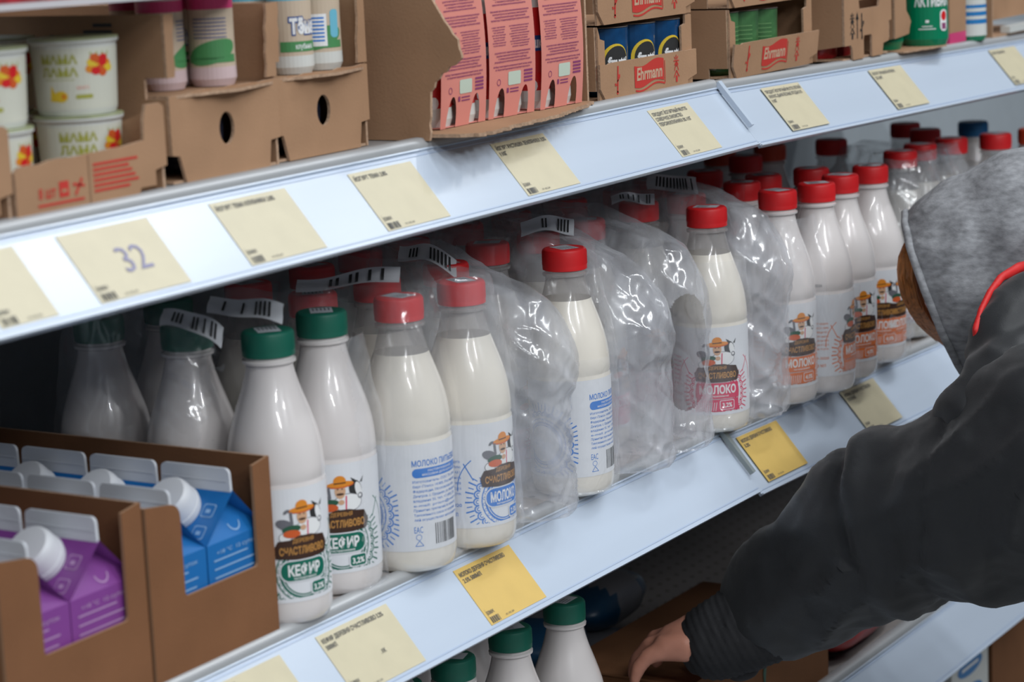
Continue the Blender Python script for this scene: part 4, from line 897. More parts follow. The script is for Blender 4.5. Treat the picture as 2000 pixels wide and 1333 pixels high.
for i, (x0, yy, rz, l_) in enumerate(((1.5815, 0.002, 0.03, 'leftmost, by the torn wall'), (1.6560, 0.004, -0.02, 'middle of the three in the torn carton'), (1.7350, 0.002, 0.0, 'rightmost, by the carton wall'))):
    t = empty('pink_sleeve', (x0, yy, ZA + 0.0054), rz, 'coral pink card sleeve with plum text, ' + l_, 'sleeve', 'pink card sleeves in the torn carton')
    o = bpy.data.objects.new('sleeve_card', SLV); C.objects.link(o); o.parent = t
    drink(x0 + 0.0178, yy + 0.0195, 'red drinking yogurt, left bottle in the pink sleeve, ' + l_.split(',')[0].split(' in ')[0]); drink(x0 + 0.0522, yy + 0.0195, 'red drinking yogurt, right bottle in the pink sleeve, ' + l_.split(',')[0].split(' in ')[0])
drink(1.5745, 0.058, 'red drinking yogurt seen between the torn wall and the first pink sleeve', 0.4); drink(1.6450, 0.062, 'red drinking yogurt seen in the gap between the first two pink sleeves'); drink(1.7230, 0.062, 'red drinking yogurt behind the gap of the last two pink sleeves')

# printed display crates
def flag(a, cx, cz, s, ink=None):
    ink = ink or M_REDINK; N = 14; h = s * 0.40
    top = [(cx - 0.5 * s + s * i / N, cz + 0.42 * h + 0.09 * h * math.sin(-i / N * 2 * PI) + 0.12 * h * i / N) for i in range(N + 1)]
    bot = [(cx - 0.5 * s + s * i / N, cz - 0.42 * h - 0.09 * h * math.sin(i / N * 2 * PI + 0.3) + 0.10 * h * i / N) for i in range(N + 1)]
    a.poly(top + bot[::-1], ink, 1)
    for i in range(N):
        a.line((bot[i][0] + 0.03 * s, bot[i][1] - 0.13 * h), (bot[i + 1][0] + 0.03 * s, bot[i + 1][1] - 0.13 * h), 0.07 * h, ink, 1)
    a.line((cx + 0.535 * s, cz + 0.45 * h), (cx + 0.535 * s, cz - 0.45 * h), 0.02 * s, ink, 1)
    a.text('Ehrmann', cx, cz - 0.17 * h, 0.50 * h, mat('card_brown_ink', (0.50, 0.33, 0.22), 0.8), 2, width=0.86 * s, bold=0.03, slant=0.10)
def thermo(a, x, z, s, ink=None, lean=0.0):
    ink = ink or M_REDINK; a.line((x, z), (x + lean, z + s), 0.09 * s, ink, 1); a.ell(x, z, 0.07 * s, 0.07 * s, ink, 1, 10); a.line((x, z + 0.42 * s), (x + 0.17 * s, z + 0.55 * s), 0.05 * s, ink, 1); a.rect(x + 0.1 * s, x + 0.22 * s, z + 0.56 * s, z + 0.68 * s, ink, 1); a.line((x, z + 0.30 * s), (x - 0.18 * s, z + 0.28 * s), 0.05 * s, ink, 1); a.rect(x - 0.20 * s, x - 0.08 * s, z + 0.32 * s, z + 0.36 * s, ink, 1)
def sunhouse(a, x, z, s, ink=None):
    ink = ink or M_REDINK; a.rect(x - 0.07 * s, x + 0.07 * s, z, z + 0.24 * s, ink, 1); a.line((x - 0.2 * s, z + 0.18 * s), (x, z + 0.42 * s), 0.055 * s, ink, 1); a.line((x + 0.2 * s, z + 0.18 * s), (x, z + 0.42 * s), 0.055 * s, ink, 1)
    a.line((x, z + 0.75 * s), (x - 0.16 * s, z + 0.42 * s), 0.04 * s, ink, 1); a.line((x, z + 0.75 * s), (x + 0.16 * s, z + 0.42 * s), 0.04 * s, ink, 1); a.ell(x, z + 0.78 * s, 0.05 * s, 0.05 * s, ink, 1, 10)
    for k in range(8): q = k * PI / 4; a.line((x + 0.08 * s * math.cos(q), z + (0.78 + 0.08 * math.sin(q)) * s), (x + 0.2 * s * math.cos(q), z + (0.78 + 0.22 * math.sin(q)) * s), 0.045 * s, ink, 1)
def ehr(x0, x1, y0, z, lab, seed, lean=0.0, H=0.066):
    W_ = x1 - x0; t = empty('display_crate', (x0, y0, z + tilt(x0)), 0, lab, 'crate', 'printed yogurt display crates'); lp = 0.0335
    P = [(0.010, 0), (W_ - 0.016, 0), (W_ - 0.016, 0.006), (W_ + 0.002, 0.010), (W_ + 0.002, lp), (W_ - 0.022, lp - 0.0005)] + [(W_ - 0.022, lp)] + [(0.018, lp)] + [(0.016, lp - 0.001), (0.014, lp - 0.001), (0.0, lp), (0.0, 0.012)]
    f = wall('front_lip', t, (0, 0.002, 0), X_, (Z_ + Y_ * -lean).normalized(), -Y_, 0.0022, P)
    a = Art(); thermo(a, 0.030, 0.0065, 0.0235, lean=0.002); flag(a, 0.090, 0.0178, 0.056); sunhouse(a, 0.143, 0.006, 0.025)
    mb = MB(); a.lay(mb, planemap((0, -0.0002, 0), X_, (Z_ + Y_ * -lean).normalized(), -Y_)); mb.obj('red_print', f, normals=False)
    wall('corner_post', t, (0.002, 0.0045, 0), X_, Z_, -Y_, 0.0022, [(0, 0), (0.012, 0)] + [(0.012, lp + 0.020), (0.004, lp + 0.022)] + jag((0.004, lp + 0.022), (0, H), 4, 0.0004, seed))
    wall('corner_post', t, (W_ - 0.022, 0.0045, 0), X_, Z_, -Y_, 0.0022, [(0, 0), (0.020, 0), (0.020, H), (0.008, H), (0.008, H - 0.008), (0, H - 0.010)])
    for xx in (0.0, W_ - 0.0022):
        wall('side_panel', t, (xx, 0.0048, 0.0), Y_, Z_, X_, 0.0022, [(0.02, 0), (0.27, 0), (0.27, H), (0, H), (0, 0.010), (0.02, 0.010)])
    wall('back_panel', t, (0.0022, 0.27, 0), X_, Z_, Y_, 0.0022, [(0, 0), (W_ - 0.0044, 0), (W_ - 0.0044, H), (0, H)])
    wall('base', t, (0.003, 0.0046, 0), X_, Y_, Z_, 0.0018, [(0, 0), (W_ - 0.006, 0), (W_ - 0.006, 0.262), (0, 0.262)])
ehr(1.848, 2.030, 0.008, ZA, 'display crate with red winged logo, lower of the pair holding blue cups', 31)
ehr(1.848, 2.030, 0.008, ZA + 0.0675, 'display crate with red logo cut by the photo top, above the blue cups', 32)
ehr(2.090, 2.282, 0.0, ZA, 'display crate with leaning red logo lip, lower of the pair holding green cups', 33, 0.12)
ehr(2.090, 2.282, 0.0, ZA + 0.0675, 'display crate with its foot only in view, above the green cups', 34)
M_FB = mat('deep_blue_can_print', (0.005, 0.055, 0.16), 0.25, coat=0.4, var=0.5, vscale=40); M_FG = mat('leaf_green_can_print', (0.06, 0.17, 0.06), 0.3, coat=0.3, var=0.3, vscale=50)
def can_art(green):
    a = Art()
    if green:
        for i in range(9): a.rect(-0.018, 0.016, 0.012 + i * 0.0042, 0.0132 + i * 0.0042, mat('faint_green_ink', (0.12, 0.28, 0.10), 0.5), 1)
        a.rect(-0.034, -0.024, 0.006, 0.054, mat('grey_barcode_patch', (0.35, 0.38, 0.34), 0.5), 1)
        for i in range(14): a.rect(-0.033, -0.028, 0.008 + i * 0.003, 0.0095 + i * 0.003, M_INKB, 2)
    else:
        a.ell(0.006, 0.030, 0.0155, 0.0165, M_YEL, 1, 28); a.ell(0.0075, 0.030, 0.0135, 0.0145, M_INKB, 2, 28)
        a.text('frutti', 0.0085, 0.0265, 0.0085, M_W, 4, width=0.023, bold=0.04); a.ell(-0.010, 0.020, 0.006, 0.007, M_RED, 3); a.ell(-0.004, 0.017, 0.005, 0.004, M_HAT, 3); a.text('2', 0.014, 0.014, 0.006, M_SKY, 3)
        a.rect(-0.038, -0.026, 0.006, 0.054, mat('grey_barcode_patch', (0.35, 0.38, 0.34), 0.5), 1)
        for i in range(14): a.rect(-0.037, -0.029, 0.008 + i * 0.003, 0.0095 + i * 0.003, M_INKB, 2)
    return a
CANB = small_bottle(0.0245, 0.060, [(0, 0.060, M_FB)], can_art(False)); CANG = small_bottle(0.0205, 0.060, [(0, 0.060, M_FG)], can_art(True))
def can(x, y, me, off, lab, grp, z=ZA + 0.0021):
    t = empty('yogurt_can', (x, y, z + tilt(x)), math.atan2(-1.04 - y, -x) + math.radians(off), lab, 'yogurt cup', grp)
    o = bpy.data.objects.new('body', me); C.objects.link(o); o.parent = t
    o = bpy.data.objects.new('foil_lid', FOILB); C.objects.link(o); o.parent = t; o.location = (0, 0, 0.0602); k = 1.42 if me is CANB else 1.2; o.scale = (k, k, 1)
FOILB = FOIL
for x, y, off, l_ in ((1.905, 0.038, 20, 'left one by the barcode'), (1.957, 0.038, 25, 'middle one in the window'), (2.006, 0.038, 30, 'right one beside the post'), (1.905, 0.094, 90, 'behind the left one'), (1.957, 0.094, 90, 'behind the middle one')):
    can(x, y, CANB, off, 'dark blue fruit yogurt cup in the display crate, ' + l_, 'blue fruit yogurt cups')
for x, y, off, l_ in ((2.122, 0.030, 60, 'left one with a barcode edge'), (2.166, 0.030, 0, 'second from the left'), (2.210, 0.030, 0, 'third from the left'), (2.166, 0.074, 90, 'in the row behind')):
    can(x, y, CANG, off, 'green fruit yogurt cup in the leaning lip crate, ' + l_, 'green fruit yogurt cups')
# flat crate with slot
x0, x1 = 2.352, 2.478; W_ = x1 - x0
t = empty('slotted_crate', (x0, -0.002, ZA + tilt(x0)), 0, 'brown crate with black handling icons and a square notch at its foot', 'crate'); H = 0.11
hand = [(0.040, 0.0525), (0.092, 0.0525), (0.094, 0.062), (0.038, 0.062)]
f = wall('front_panel', t, (0, 0.0025, 0), X_, Z_, -Y_, 0.0025, [(0.022, 0), (0.050, 0), (0.050, 0.022), (0.052, 0.024), (0.070, 0.024), (0.072, 0.022), (0.072, 0), (0.100, 0.0), (0.103, 0.012), (0.118, 0.014), (0.118, 0.035), (W_, 0.036), (W_, H), (0, H), (0, 0.016), (0.016, 0.016), (0.020, 0.012)], [hand])
a = Art()
for u, k in ((0.020, 0), (0.033, 1), (0.045, 2)):
    if k == 0: sunhouse(a, u, 0.022, 0.028, M_INKB)
    elif k == 1: a.line((u, 0.022), (u, 0.044), 0.002, M_INKB, 1); a.poly([(u - 0.004, 0.042), (u + 0.004, 0.042), (u, 0.050)], M_INKB, 1)
    else: thermo(a, u, 0.022, 0.026, M_INKB)
mb = MB(); a.lay(mb, planemap((0, 0, 0), X_, Z_, -Y_)); mb.obj('black_print', f, normals=False)
for xx in (0, W_ - 0.0025): wall('side_panel', t, (xx, 0.0028, 0), Y_, Z_, X_, 0.0025, [(0.03, 0), (0.27, 0), (0.27, H), (0, H), (0, 0.016), (0.03, 0.012)])
wall('base', t, (0.003, 0.004, 0), X_, Y_, Z_, 0.002, [(0, 0), (W_ - 0.006, 0), (W_ - 0.006, 0.26), (0, 0.26)])
for x, y in ((2.375, 0.035), (2.412, 0.035)):
    mb = MB(); mb.lathe([(0.014, 0), (0.0165, 0.003), (0.0165, 0.05), (0.010, 0.075), (0, 0.076)], mat('dark_red_bottle_print', (0.32, 0.01, 0.015), 0.3), 28)
    prop(mb.obj('drinking_yogurt', smooth=50, loc=(x, y, ZA + tilt(x) + 0.0022)), 'dark red small bottle inside the slotted crate, %s one' % ('left' if x < 2.39 else 'right'), 'yogurt bottle', 'dark red bottles inside the slotted crate')
# green bottle crate
M_ACT = mat('green_bottle_plastic', (0.0, 0.20, 0.09), 0.3, coat=0.3)
a = Art(); a.text('АКТИВИА', 0.006, 0.0465, 0.0115, M_W, 2, width=0.046, bold=0.04); a.rrect(0.014, 0.026, 0.018, 0.042, 0.005, M_W, 2); a.ell(0.020, 0.035, 0.0045, 0.0055, M_RED, 3); a.rect(0.0165, 0.0235, 0.020, 0.027, M_PURI, 3)
a.rect(-0.012, 0.008, 0.0205, 0.0215, M_W, 2); a.rect(-0.008, 0.004, 0.0235, 0.0245, M_W, 2); a.rect(-0.004, 0.0, 0.028, 0.031, M_W, 2)
ACT = small_bottle(0.0265, 0.130, [(0, 0.130, M_ACT)], a, neck=0.62)
mb = MB(); mb.lathe([(0.0150, 0), (0.0152, 0.012), (0.014, 0.014), (0, 0.0142)], M_ACT, 32); ACAP = mb.mesh('cap', smooth=40)
def act(x, y, off, lab):
    t = empty('green_yogurt_bottle', (x, y, ZA + tilt(x) + 0.0022), math.atan2(-1.04 - y, -x) + math.radians(off), lab, 'yogurt bottle', 'green drinking yogurt bottles')
    for nm, q, dz in (('body', ACT, 0), ('cap', ACAP, 0.129)):
        o = bpy.data.objects.new(nm, q); C.objects.link(o); o.parent = t; o.location = (0, 0, dz)
act(2.530, 0.034, 25, 'green yogurt bottle half behind the crate wall, base showing'); act(2.594, 0.006, 10, 'green yogurt bottle with white lettering standing clear at the shelf edge')
act(2.588, 0.066, 60, 'green yogurt bottle in the row behind the lettered one')
x0 = 2.495; t = empty('torn_crate', (x0, -0.008, ZA + tilt(x0)), 0, 'brown crate torn open round the green bottles at the upper right', 'crate')
wall('side_panel', t, (0, 0.012, 0), Y_, Z_, X_, 0.0025, [(0, 0.016), (0.02, 0.012), (0.02, 0), (0.25, 0), (0.25, 0.11), (0, 0.11)]); wall('side_panel', t, (0.133, 0.012, 0), Y_, Z_, X_, 0.0025, [(0.0, 0), (0.25, 0), (0.25, 0.11), (0, 0.11)])
wall('front_panel', t, (0, 0.0115, 0), X_, Z_, -Y_, 0.0025, [(0, 0.016), (0.040, 0.019)] + jag((0.040, 0.019), (0.046, 0.032), 3, 0.001, 2) + jag((0.046, 0.032), (0.033, 0.045), 4, 0.001, 4) + jag((0.033, 0.045), (0.030, 0.11), 6, 0.001, 5) + [(0, 0.11)])
wall('torn_floor_flap', t, (0.0, 0, 0.0), X_, Y_, Z_, 0.002, [(0.003, 0.25), (0.003, 0.0)] + jag((0.003, 0.0), (0.10, -0.011), 22, 0.0016, 15) + jag((0.10, -0.011), (0.131, 0.002), 9, 0.0016, 16) + [(0.131, 0.25)])
# striped bottle, little pink pack, last box
M_STB = mat('stripe_blue_print', (0.02, 0.18, 0.45), 0.35)
a = Art(); 
mb_ = small_bottle(0.0205, 0.125, [(0, 0.006, M_ACT), (0.006, 0.020, M_CUPW), (0.020, 0.0255, M_STB), (0.0255, 0.0295, M_CUPW), (0.0295, 0.0345, M_STB), (0.0345, 0.0385, M_CUPW), (0.0385, 0.0425, M_STB), (0.0425, 0.125, M_CUPW)], None, neck=0.7)
t = empty('striped_yogurt_bottle', (2.748, 0.012, ZA + tilt(2.75) + 0.0006), 0, 'white yogurt bottle with three blue stripes at the upper right', 'yogurt bottle')
o = bpy.data.objects.new('body', mb_); C.objects.link(o); o.parent = t
o = bpy.data.objects.new('cap', DCAP); C.objects.link(o); o.parent = t; o.location = (0, 0, 0.1255); o.scale = (1.1, 1.1, 1)
t = empty('small_pink_box', (2.664, 0.004, ZA + tilt(2.66) + 0.0006), 0, 'low pink and brown box left of the striped bottle', 'box')
mb = MB(); mb.box(0, 0.052, 0, 0.05, 0, 0.012, M_PINKB); mb.obj('pink_band', t); mb = MB(); mb.box(0, 0.052, 0, 0.05, 0.0121, 0.10, M_CARD); mb.obj('brown_carton', t)
x0 = 2.792; t = empty('display_box', (x0, 0.0, ZA + tilt(x0)), 0, 'brown box cut off by the upper right corner of the photo', 'box')
for nm, args in (('side_panel', ((0, 0, 0), Y_, Z_, X_, [(0, 0), (0.25, 0), (0.25, 0.12), (0.0, 0.12)])), ('back_panel', ((0, 0.25, 0), X_, Z_, Y_, [(0, 0), (0.2, 0), (0.2, 0.12), (0, 0.12)])), ('base', ((0.003, 0, 0), X_, Y_, Z_, [(0, 0), (0.197, 0), (0.197, 0.25), (0, 0.25)])), ('front_panel', ((0.003, 0.010, 0), X_, Z_, Y_, [(0, 0.02), (0.19, 0.02), (0.19, 0.12), (0, 0.12)]))):
    o_, u_, v_, n_, P = args; wall(nm, t, o_, u_, v_, n_, 0.0025, P)
mb = MB(); mb.box(0.05, 0.15, -0.004, 0.008, 0.003, 0.011, M_CUPW); mb.obj('white_insert', t)

# ------------------------------------------------------------------ lowest shelf
zc = C_Z + 0.0008
t = empty('brown_carton_box', (1.985, 0.012, zc), 0, 'closed brown carton on the lowest shelf with the hand resting on it', 'box')
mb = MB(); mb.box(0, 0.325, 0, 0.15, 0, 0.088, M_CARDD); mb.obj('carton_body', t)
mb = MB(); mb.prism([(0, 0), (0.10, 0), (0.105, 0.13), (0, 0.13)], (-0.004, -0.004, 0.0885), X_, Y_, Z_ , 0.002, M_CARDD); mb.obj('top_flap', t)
mb = MB(); mb.prism([(0.0, 0), (0.003, 0.006), (0.006, 0.022), (0.003, 0.030), (-0.002, 0.016)], (0.165, -0.0006, 0.035), X_, Z_, -Y_, 0.0003, M_LEAF); mb.obj('leaf_print', t)
def pillow(name, cx, cy, cz, sx, sy, sz, m1, m2, lab, rz=0.0, seed=0, cat='pouch', grp=None, ink=None):
    mb = MB(); N, K = 28, 18; V = []; F = []
    for j in range(K + 1):
        for i in range(N):
            a_ = 2 * PI * i / N; b_ = -PI / 2 + PI * j / K; cb = max(0.0, math.cos(b_)) ** 0.55
            def sp(c): return math.copysign(abs(c) ** 0.6, c)
            x, y, z = sp(math.cos(a_)) * cb, sp(math.sin(a_)) * cb, math.sin(b_); e = 1 - 0.35 * (abs(x) ** 3)
            n = noise.noise(Vector((x * 2 + seed, y * 2, z * 2))) * 0.08
            V.append((x * sx / 2, y * sy / 2 * (1 + n), z * sz / 2 * e * (1 + n)))
    for j in range(K):
        for i in range(N): F.append((j * N + i, j * N + (i + 1) % N, (j + 1) * N + (i + 1) % N, (j + 1) * N + i))
    mb.add(V, F, m1); me_i = mb.mi(m2)
    for k, f in enumerate(mb.f):
        xm = sum(mb.v[i].x for i in f) / 4
        if abs(xm) < sx * 0.22: mb.m[k] = me_i
    o = mb.obj(name, smooth=70, loc=(cx, cy, cz)); o.rotation_euler = (0, 0, rz)
    return prop(o, lab, cat, grp)
M_NB = mat('deep_blue_pouch_print', (0.01, 0.06, 0.13), 0.35); M_NW = mat('grey_white_pouch_print', (0.20, 0.20, 0.22), 0.4)
for i, (x, y, z, rz, l_) in enumerate(((2.02, 0.235, 0.030, 0.3, 'bottom left'), (2.17, 0.240, 0.030, -0.2, 'bottom right'), (2.08, 0.240, 0.082, 0.6, 'top left'), (2.21, 0.250, 0.084, 0.1, 'top right'), (1.93, 0.215, 0.028, -0.4, 'lying behind the kefir bottles'))):
    pillow('milk_pouch', x, y, zc + z + 0.002, 0.15, 0.10, 0.055, M_NB, M_NW, 'dark blue and grey milk pouch past the hand, ' + l_, rz, i, 'pouch', 'milk pouches on the lowest shelf')
pillow('red_pouch', 2.430, 0.048, zc + 0.0275, 0.20, 0.080, 0.052, mat('red_pouch_print', (0.34, 0.02, 0.02), 0.4), mat('deep_red_pouch_print', (0.28, 0.015, 0.02), 0.4), 'red pouch on the lowest shelf seen under the sleeve', 0.06, 9)
SHD = shelf(-0.665, 0.6, 3.3, 'bottom shelf near the floor in the lower right corner', 'blue white sloping price rail', M_METAL)
zd = -0.6644
t = empty('wrapped_pack', (2.690, 0.02, zd), 0, 'white pack with blue ovals under the lowest price rail', 'pack')
mb = MB(); mb.box(0, 0.125, 0, 0.1, 0, 0.262, M_CUPW)
a = Art()
for j in range(5): a.ell(0.062, 0.240 - j * 0.036, 0.042, 0.0115, M_STB, 1, 24); a.rect(0.034, 0.09, 0.238 - j * 0.036, 0.242 - j * 0.036, M_W, 2)
a.lay(mb, planemap((0, 0, 0), X_, Z_, -Y_)); mb.obj('printed_wrap', t, normals=False)
t = empty('brown_crate', (2.830, 0.02, zd), 0, 'brown crate at the lower right corner beside the blue oval pack', 'crate')
mb = MB(); mb.box(0, 0.20, 0, 0.15, 0, 0.262, M_CARDD); mb.obj('carton_body', t)
mb = MB(); mb.box(-0.001, 0.03, -0.001, 0.151, 0.2625, 0.2645, M_CARDD); mb.obj('top_flap', t)

# ------------------------------------------------------------------ the person reaching in
def blob(name, chains, voxel, mt, parent=None, smooth_it=6, post=None, den=0.3, flat=None):
    mb = MB(); nu, nv = 14, 8
    for ch in chains:
        for k in range(len(ch) - 1):
            p, q = ch[k], ch[k + 1]; d = (Vector(q[:3]) - Vector(p[:3])).length; n = max(1, int(d / (max(1e-4, min(p[3], q[3])) * den)))
            for i in range(n + (1 if k == len(ch) - 2 else 0)):
                t_ = i / n; c = Vector(p[:3]).lerp(Vector(q[:3]), t_); r = p[3] + (q[3] - p[3]) * t_
                V = [(c.x, c.y, c.z - r)] + [(c.x + r * math.cos(2 * PI * a_ / nu) * math.cos(b_), c.y + r * math.sin(2 * PI * a_ / nu) * math.cos(b_), c.z + r * math.sin(b_)) for b_ in [-PI / 2 + PI * j / nv for j in range(1, nv)] for a_ in range(nu)] + [(c.x, c.y, c.z + r)]
                F = [(0, 1 + (a_ + 1) % nu, 1 + a_) for a_ in range(nu)] + [(1 + j * nu + a_, 1 + j * nu + (a_ + 1) % nu, 1 + (j + 1) * nu + (a_ + 1) % nu, 1 + (j + 1) * nu + a_) for j in range(nv - 2) for a_ in range(nu)] + [(len(V) - 1, 1 + (nv - 2) * nu + a_, 1 + (nv - 2) * nu + (a_ + 1) % nu) for a_ in range(nu)]
                mb.add(V, F, mt)
    me = bpy.data.meshes.new(name); me.from_pydata([tuple(v) for v in mb.v], [], mb.f); me.update()
    o = bpy.data.objects.new(name, me); C.objects.link(o)
    md = o.modifiers.new('r', 'REMESH'); md.mode = 'VOXEL'; md.voxel_size = voxel
    ms = o.modifiers.new('s', 'SMOOTH'); ms.iterations = smooth_it; ms.factor = 0.6
    dg = bpy.context.evaluated_depsgraph_get(); m2 = bpy.data.meshes.new_from_object(o.evaluated_get(dg)); o.modifiers.clear(); o.data = m2; m2.name = name
    if post:
        N_ = [v.normal.copy() for v in m2.vertices]
        for v, n in zip(m2.vertices, N_): v.co = post(v.co, n)
        m2.update()
    for p in m2.polygons: p.use_smooth = True
    m2.materials.clear(); m2.materials.append(mt)
    if parent: o.parent = parent
    return o
P0 = empty('person', (0, 0, 0), 0, 'person in black jacket and grey hood bending down, reaching into the lowest shelf', 'person')
SKIN = mat('skin', (0.50, 0.22, 0.15), 0.5, sss=0.15, var=0.1, vscale=40)
JK = mat('black_jacket_fabric', (0.014, 0.015, 0.017), 0.55, spec=0.35, bump=0.15, bscale=900, sheen=0.1); HG = mat('grey_marl_hoodie', (0.29, 0.295, 0.31), 0.95, spec=0.1, var=0.30, vscale=90, bump=0.3, bscale=500, stretch=(1, 1, 2.2))
arm = [(2.030, -0.43, 0.045, 0.098), (2.007, -0.36, 0.012, 0.100), (2.005, -0.30, -0.018, 0.0965), (1.999, -0.27, -0.031, 0.092), (2.010, -0.22, -0.054, 0.084), (2.012, -0.18, -0.080, 0.078), (2.018, -0.14, -0.108, 0.069), (2.014, -0.11, -0.131, 0.0635), (2.009, -0.085, -0.152, 0.054), (2.004, -0.072, -0.161, 0.048)]
def folds(co, n):
    p = co; k = 0.0
    k += 0.011 * noise.noise(Vector((p.x * 14, p.y * 11 + 3, p.z * 14)))
    k += 0.0085 * (1 - 2.4 * abs(noise.noise(Vector((p.x * 11 + 5, p.y * 17 + p.z * 13, p.z * 10)))))
    k += 0.0016 * noise.noise(p * 70)
    if p.x < 2.2:
        d = p.y + 0.26 + 0.12 * (p.z + 0.03); k -= 0.0035 * math.exp(-(d / 0.005) ** 2)      # sleeve seam
        d = p.y + 0.165 - 0.25 * (p.z + 0.02); k -= 0.0075 * math.exp(-(d / 0.010) ** 2) * (1 if p.z > -0.09 else 0.2); k += 0.006 * math.exp(-((d + 0.022) / 0.014) ** 2)   # elbow crease
    return co + n * k
rarm = [(2.42, -0.50, 0.02, 0.085), (2.50, -0.58, -0.10, 0.075), (2.48, -0.60, -0.24, 0.062), (2.40, -0.52, -0.30, 0.048)]
torso = [(2.03, -0.43, 0.045, 0.098), (2.13, -0.46, 0.060, 0.100), (2.24, -0.47, 0.068, 0.105), (2.34, -0.48, 0.055, 0.100), (2.42, -0.50, 0.02, 0.085)]
spine = [(2.22, -0.46, 0.03, 0.125), (2.24, -0.56, -0.02, 0.150), (2.26, -0.68, -0.09, 0.150), (2.27, -0.76, -0.18, 0.145)]
sideL = [(2.10, -0.43, -0.01, 0.100), (2.14, -0.53, -0.06, 0.120), (2.18, -0.66, -0.13, 0.120)]
sideR = [(2.34, -0.47, -0.02, 0.10), (2.34, -0.58, -0.07, 0.12), (2.34, -0.68, -0.14, 0.12)]
J = blob('jacket', [arm, rarm, torso, spine, sideL, sideR], 0.0065, JK, P0, 5, folds)
# hoodie hood: shell with an opening towards the shelf and down
HC = Vector((2.281, -0.245, 0.140)); FD = Vector((-0.30, 0.88, -0.36)).normalized()
def hood_post(co, n):
    return co + n * (0.004 * noise.noise(co * 18) + 0.0022 * (1 - 2 * abs(noise.noise(Vector((co.x * 22, co.y * 22 + co.z * 18, co.z * 26))))))
HB_ = blob('hoodie_hood', [[(HC.x, HC.y, HC.z, 0.117), (HC.x - 0.020, HC.y + 0.050, HC.z - 0.018, 0.106)], [(HC.x, HC.y, HC.z, 0.117), (2.26, -0.33, 0.120, 0.110), (2.24, -0.40, 0.085, 0.10)]], 0.0055, HG, P0, 4, hood_post)
bm = bmesh.new(); bm.from_mesh(HB_.data); bmesh.ops.bisect_plane(bm, geom=bm.verts[:] + bm.edges[:] + bm.faces[:], plane_co=HC + FD * 0.112, plane_no=FD, clear_outer=True)
bm.to_mesh(HB_.data); bm.free()
md = HB_.modifiers.new('thick', 'SOLIDIFY'); md.thickness = 0.006; md.offset = -1
# rim band
side = FD.cross(Z_).normalized(); upv = side.cross(FD).normalized()
rim = [v.co.copy() for v in HB_.data.vertices if abs((v.co - HC - FD * 0.112).dot(FD)) < 1e-4]; cen = sum(rim, Vector()) / len(rim)
rim.sort(key=lambda c: math.atan2((c - cen).dot(upv), (c - cen).dot(side))); rim = rim[::3] + [rim[0]]
mb = MB(); mb.tube([c + (c - cen).normalized() * 0.001 for c in rim], 0.0042, HG, 8); mb.obj('hood_hem', HB_, smooth=60)
# hair: locks hanging out of the opening
HAIR = mat('ginger_hair', (0.46, 0.17, 0.045), 0.45, spec=0.5, var=0.4, vscale=260, stretch=(1, 1, 0.12))
mb = MB(); rd = random.Random(3)
HP = [Vector(q) for q in ((2.245, -0.135, 0.167), (2.219, -0.135, 0.153), (2.212, -0.135, 0.131), (2.227, -0.135, 0.102), (2.264, -0.135, 0.073), (2.311, -0.135, 0.048), (2.354, -0.135, 0.027))]
for i in range(170):
    a_, b_, L = rd.random(), rd.uniform(-0.007, 0.010), rd.uniform(0.70, 1.0); pts = []
    for k in range(10):
        q = k / 9 * L * 6 if rd else 0; j_ = min(5, int(q)); c = HP[j_].lerp(HP[j_ + 1], q - j_)
        spread = 0.022 * a_ ** 1.2 * (1 - 0.15 * k / 9)
        pts.append(c + FD * 0.010 + Vector((spread * 0.8, b_, -spread * 0.15)) + Vector((0.0016 * noise.noise(Vector((i, q, 0))), 0, 0.0016 * noise.noise(Vector((i, q, 5))))))
    mb.tube(pts, [0.0012, 0.0016, 0.0018, 0.0018, 0.0018, 0.0016, 0.0015, 0.0012, 0.0009, 0.0004], HAIR, 5)
mb.obj('hair', P0, smooth=70)
# jacket collar / fallen hood with red lining
col = [(2.037, -0.285, 0.089, 0.029), (2.053, -0.285, 0.107, 0.029), (2.084, -0.287, 0.127, 0.029), (2.139, -0.290, 0.125, 0.030), (2.233, -0.30, 0.112, 0.031)]
blob('jacket_collar', [col, [(1.982, -0.285, 0.045, 0.036), (2.009, -0.300, 0.067, 0.041), (2.088, -0.310, 0.080, 0.051), (2.174, -0.320, 0.069, 0.053)]], 0.005, JK, J, 4, lambda c, n: c + n * (0.005 * noise.noise(c * 22) + 0.003 * (1 - 2 * abs(noise.noise(c * 30)))))
LIN = mat('red_lining_fabric', (0.55, 0.008, 0.008), 0.6)
blob('red_lining', [[(2.036, -0.272, 0.082, 0.007), (2.028, -0.270, 0.098, 0.0048), (2.025, -0.268, 0.116, 0.0036), (2.043, -0.267, 0.131, 0.0034), (2.065, -0.267, 0.143, 0.0036), (2.094, -0.267, 0.152, 0.0042), (2.140, -0.268, 0.154, 0.0055), (2.200, -0.272, 0.148, 0.007), (2.274, -0.278, 0.137, 0.010)]], 0.0022, LIN, J, 2)
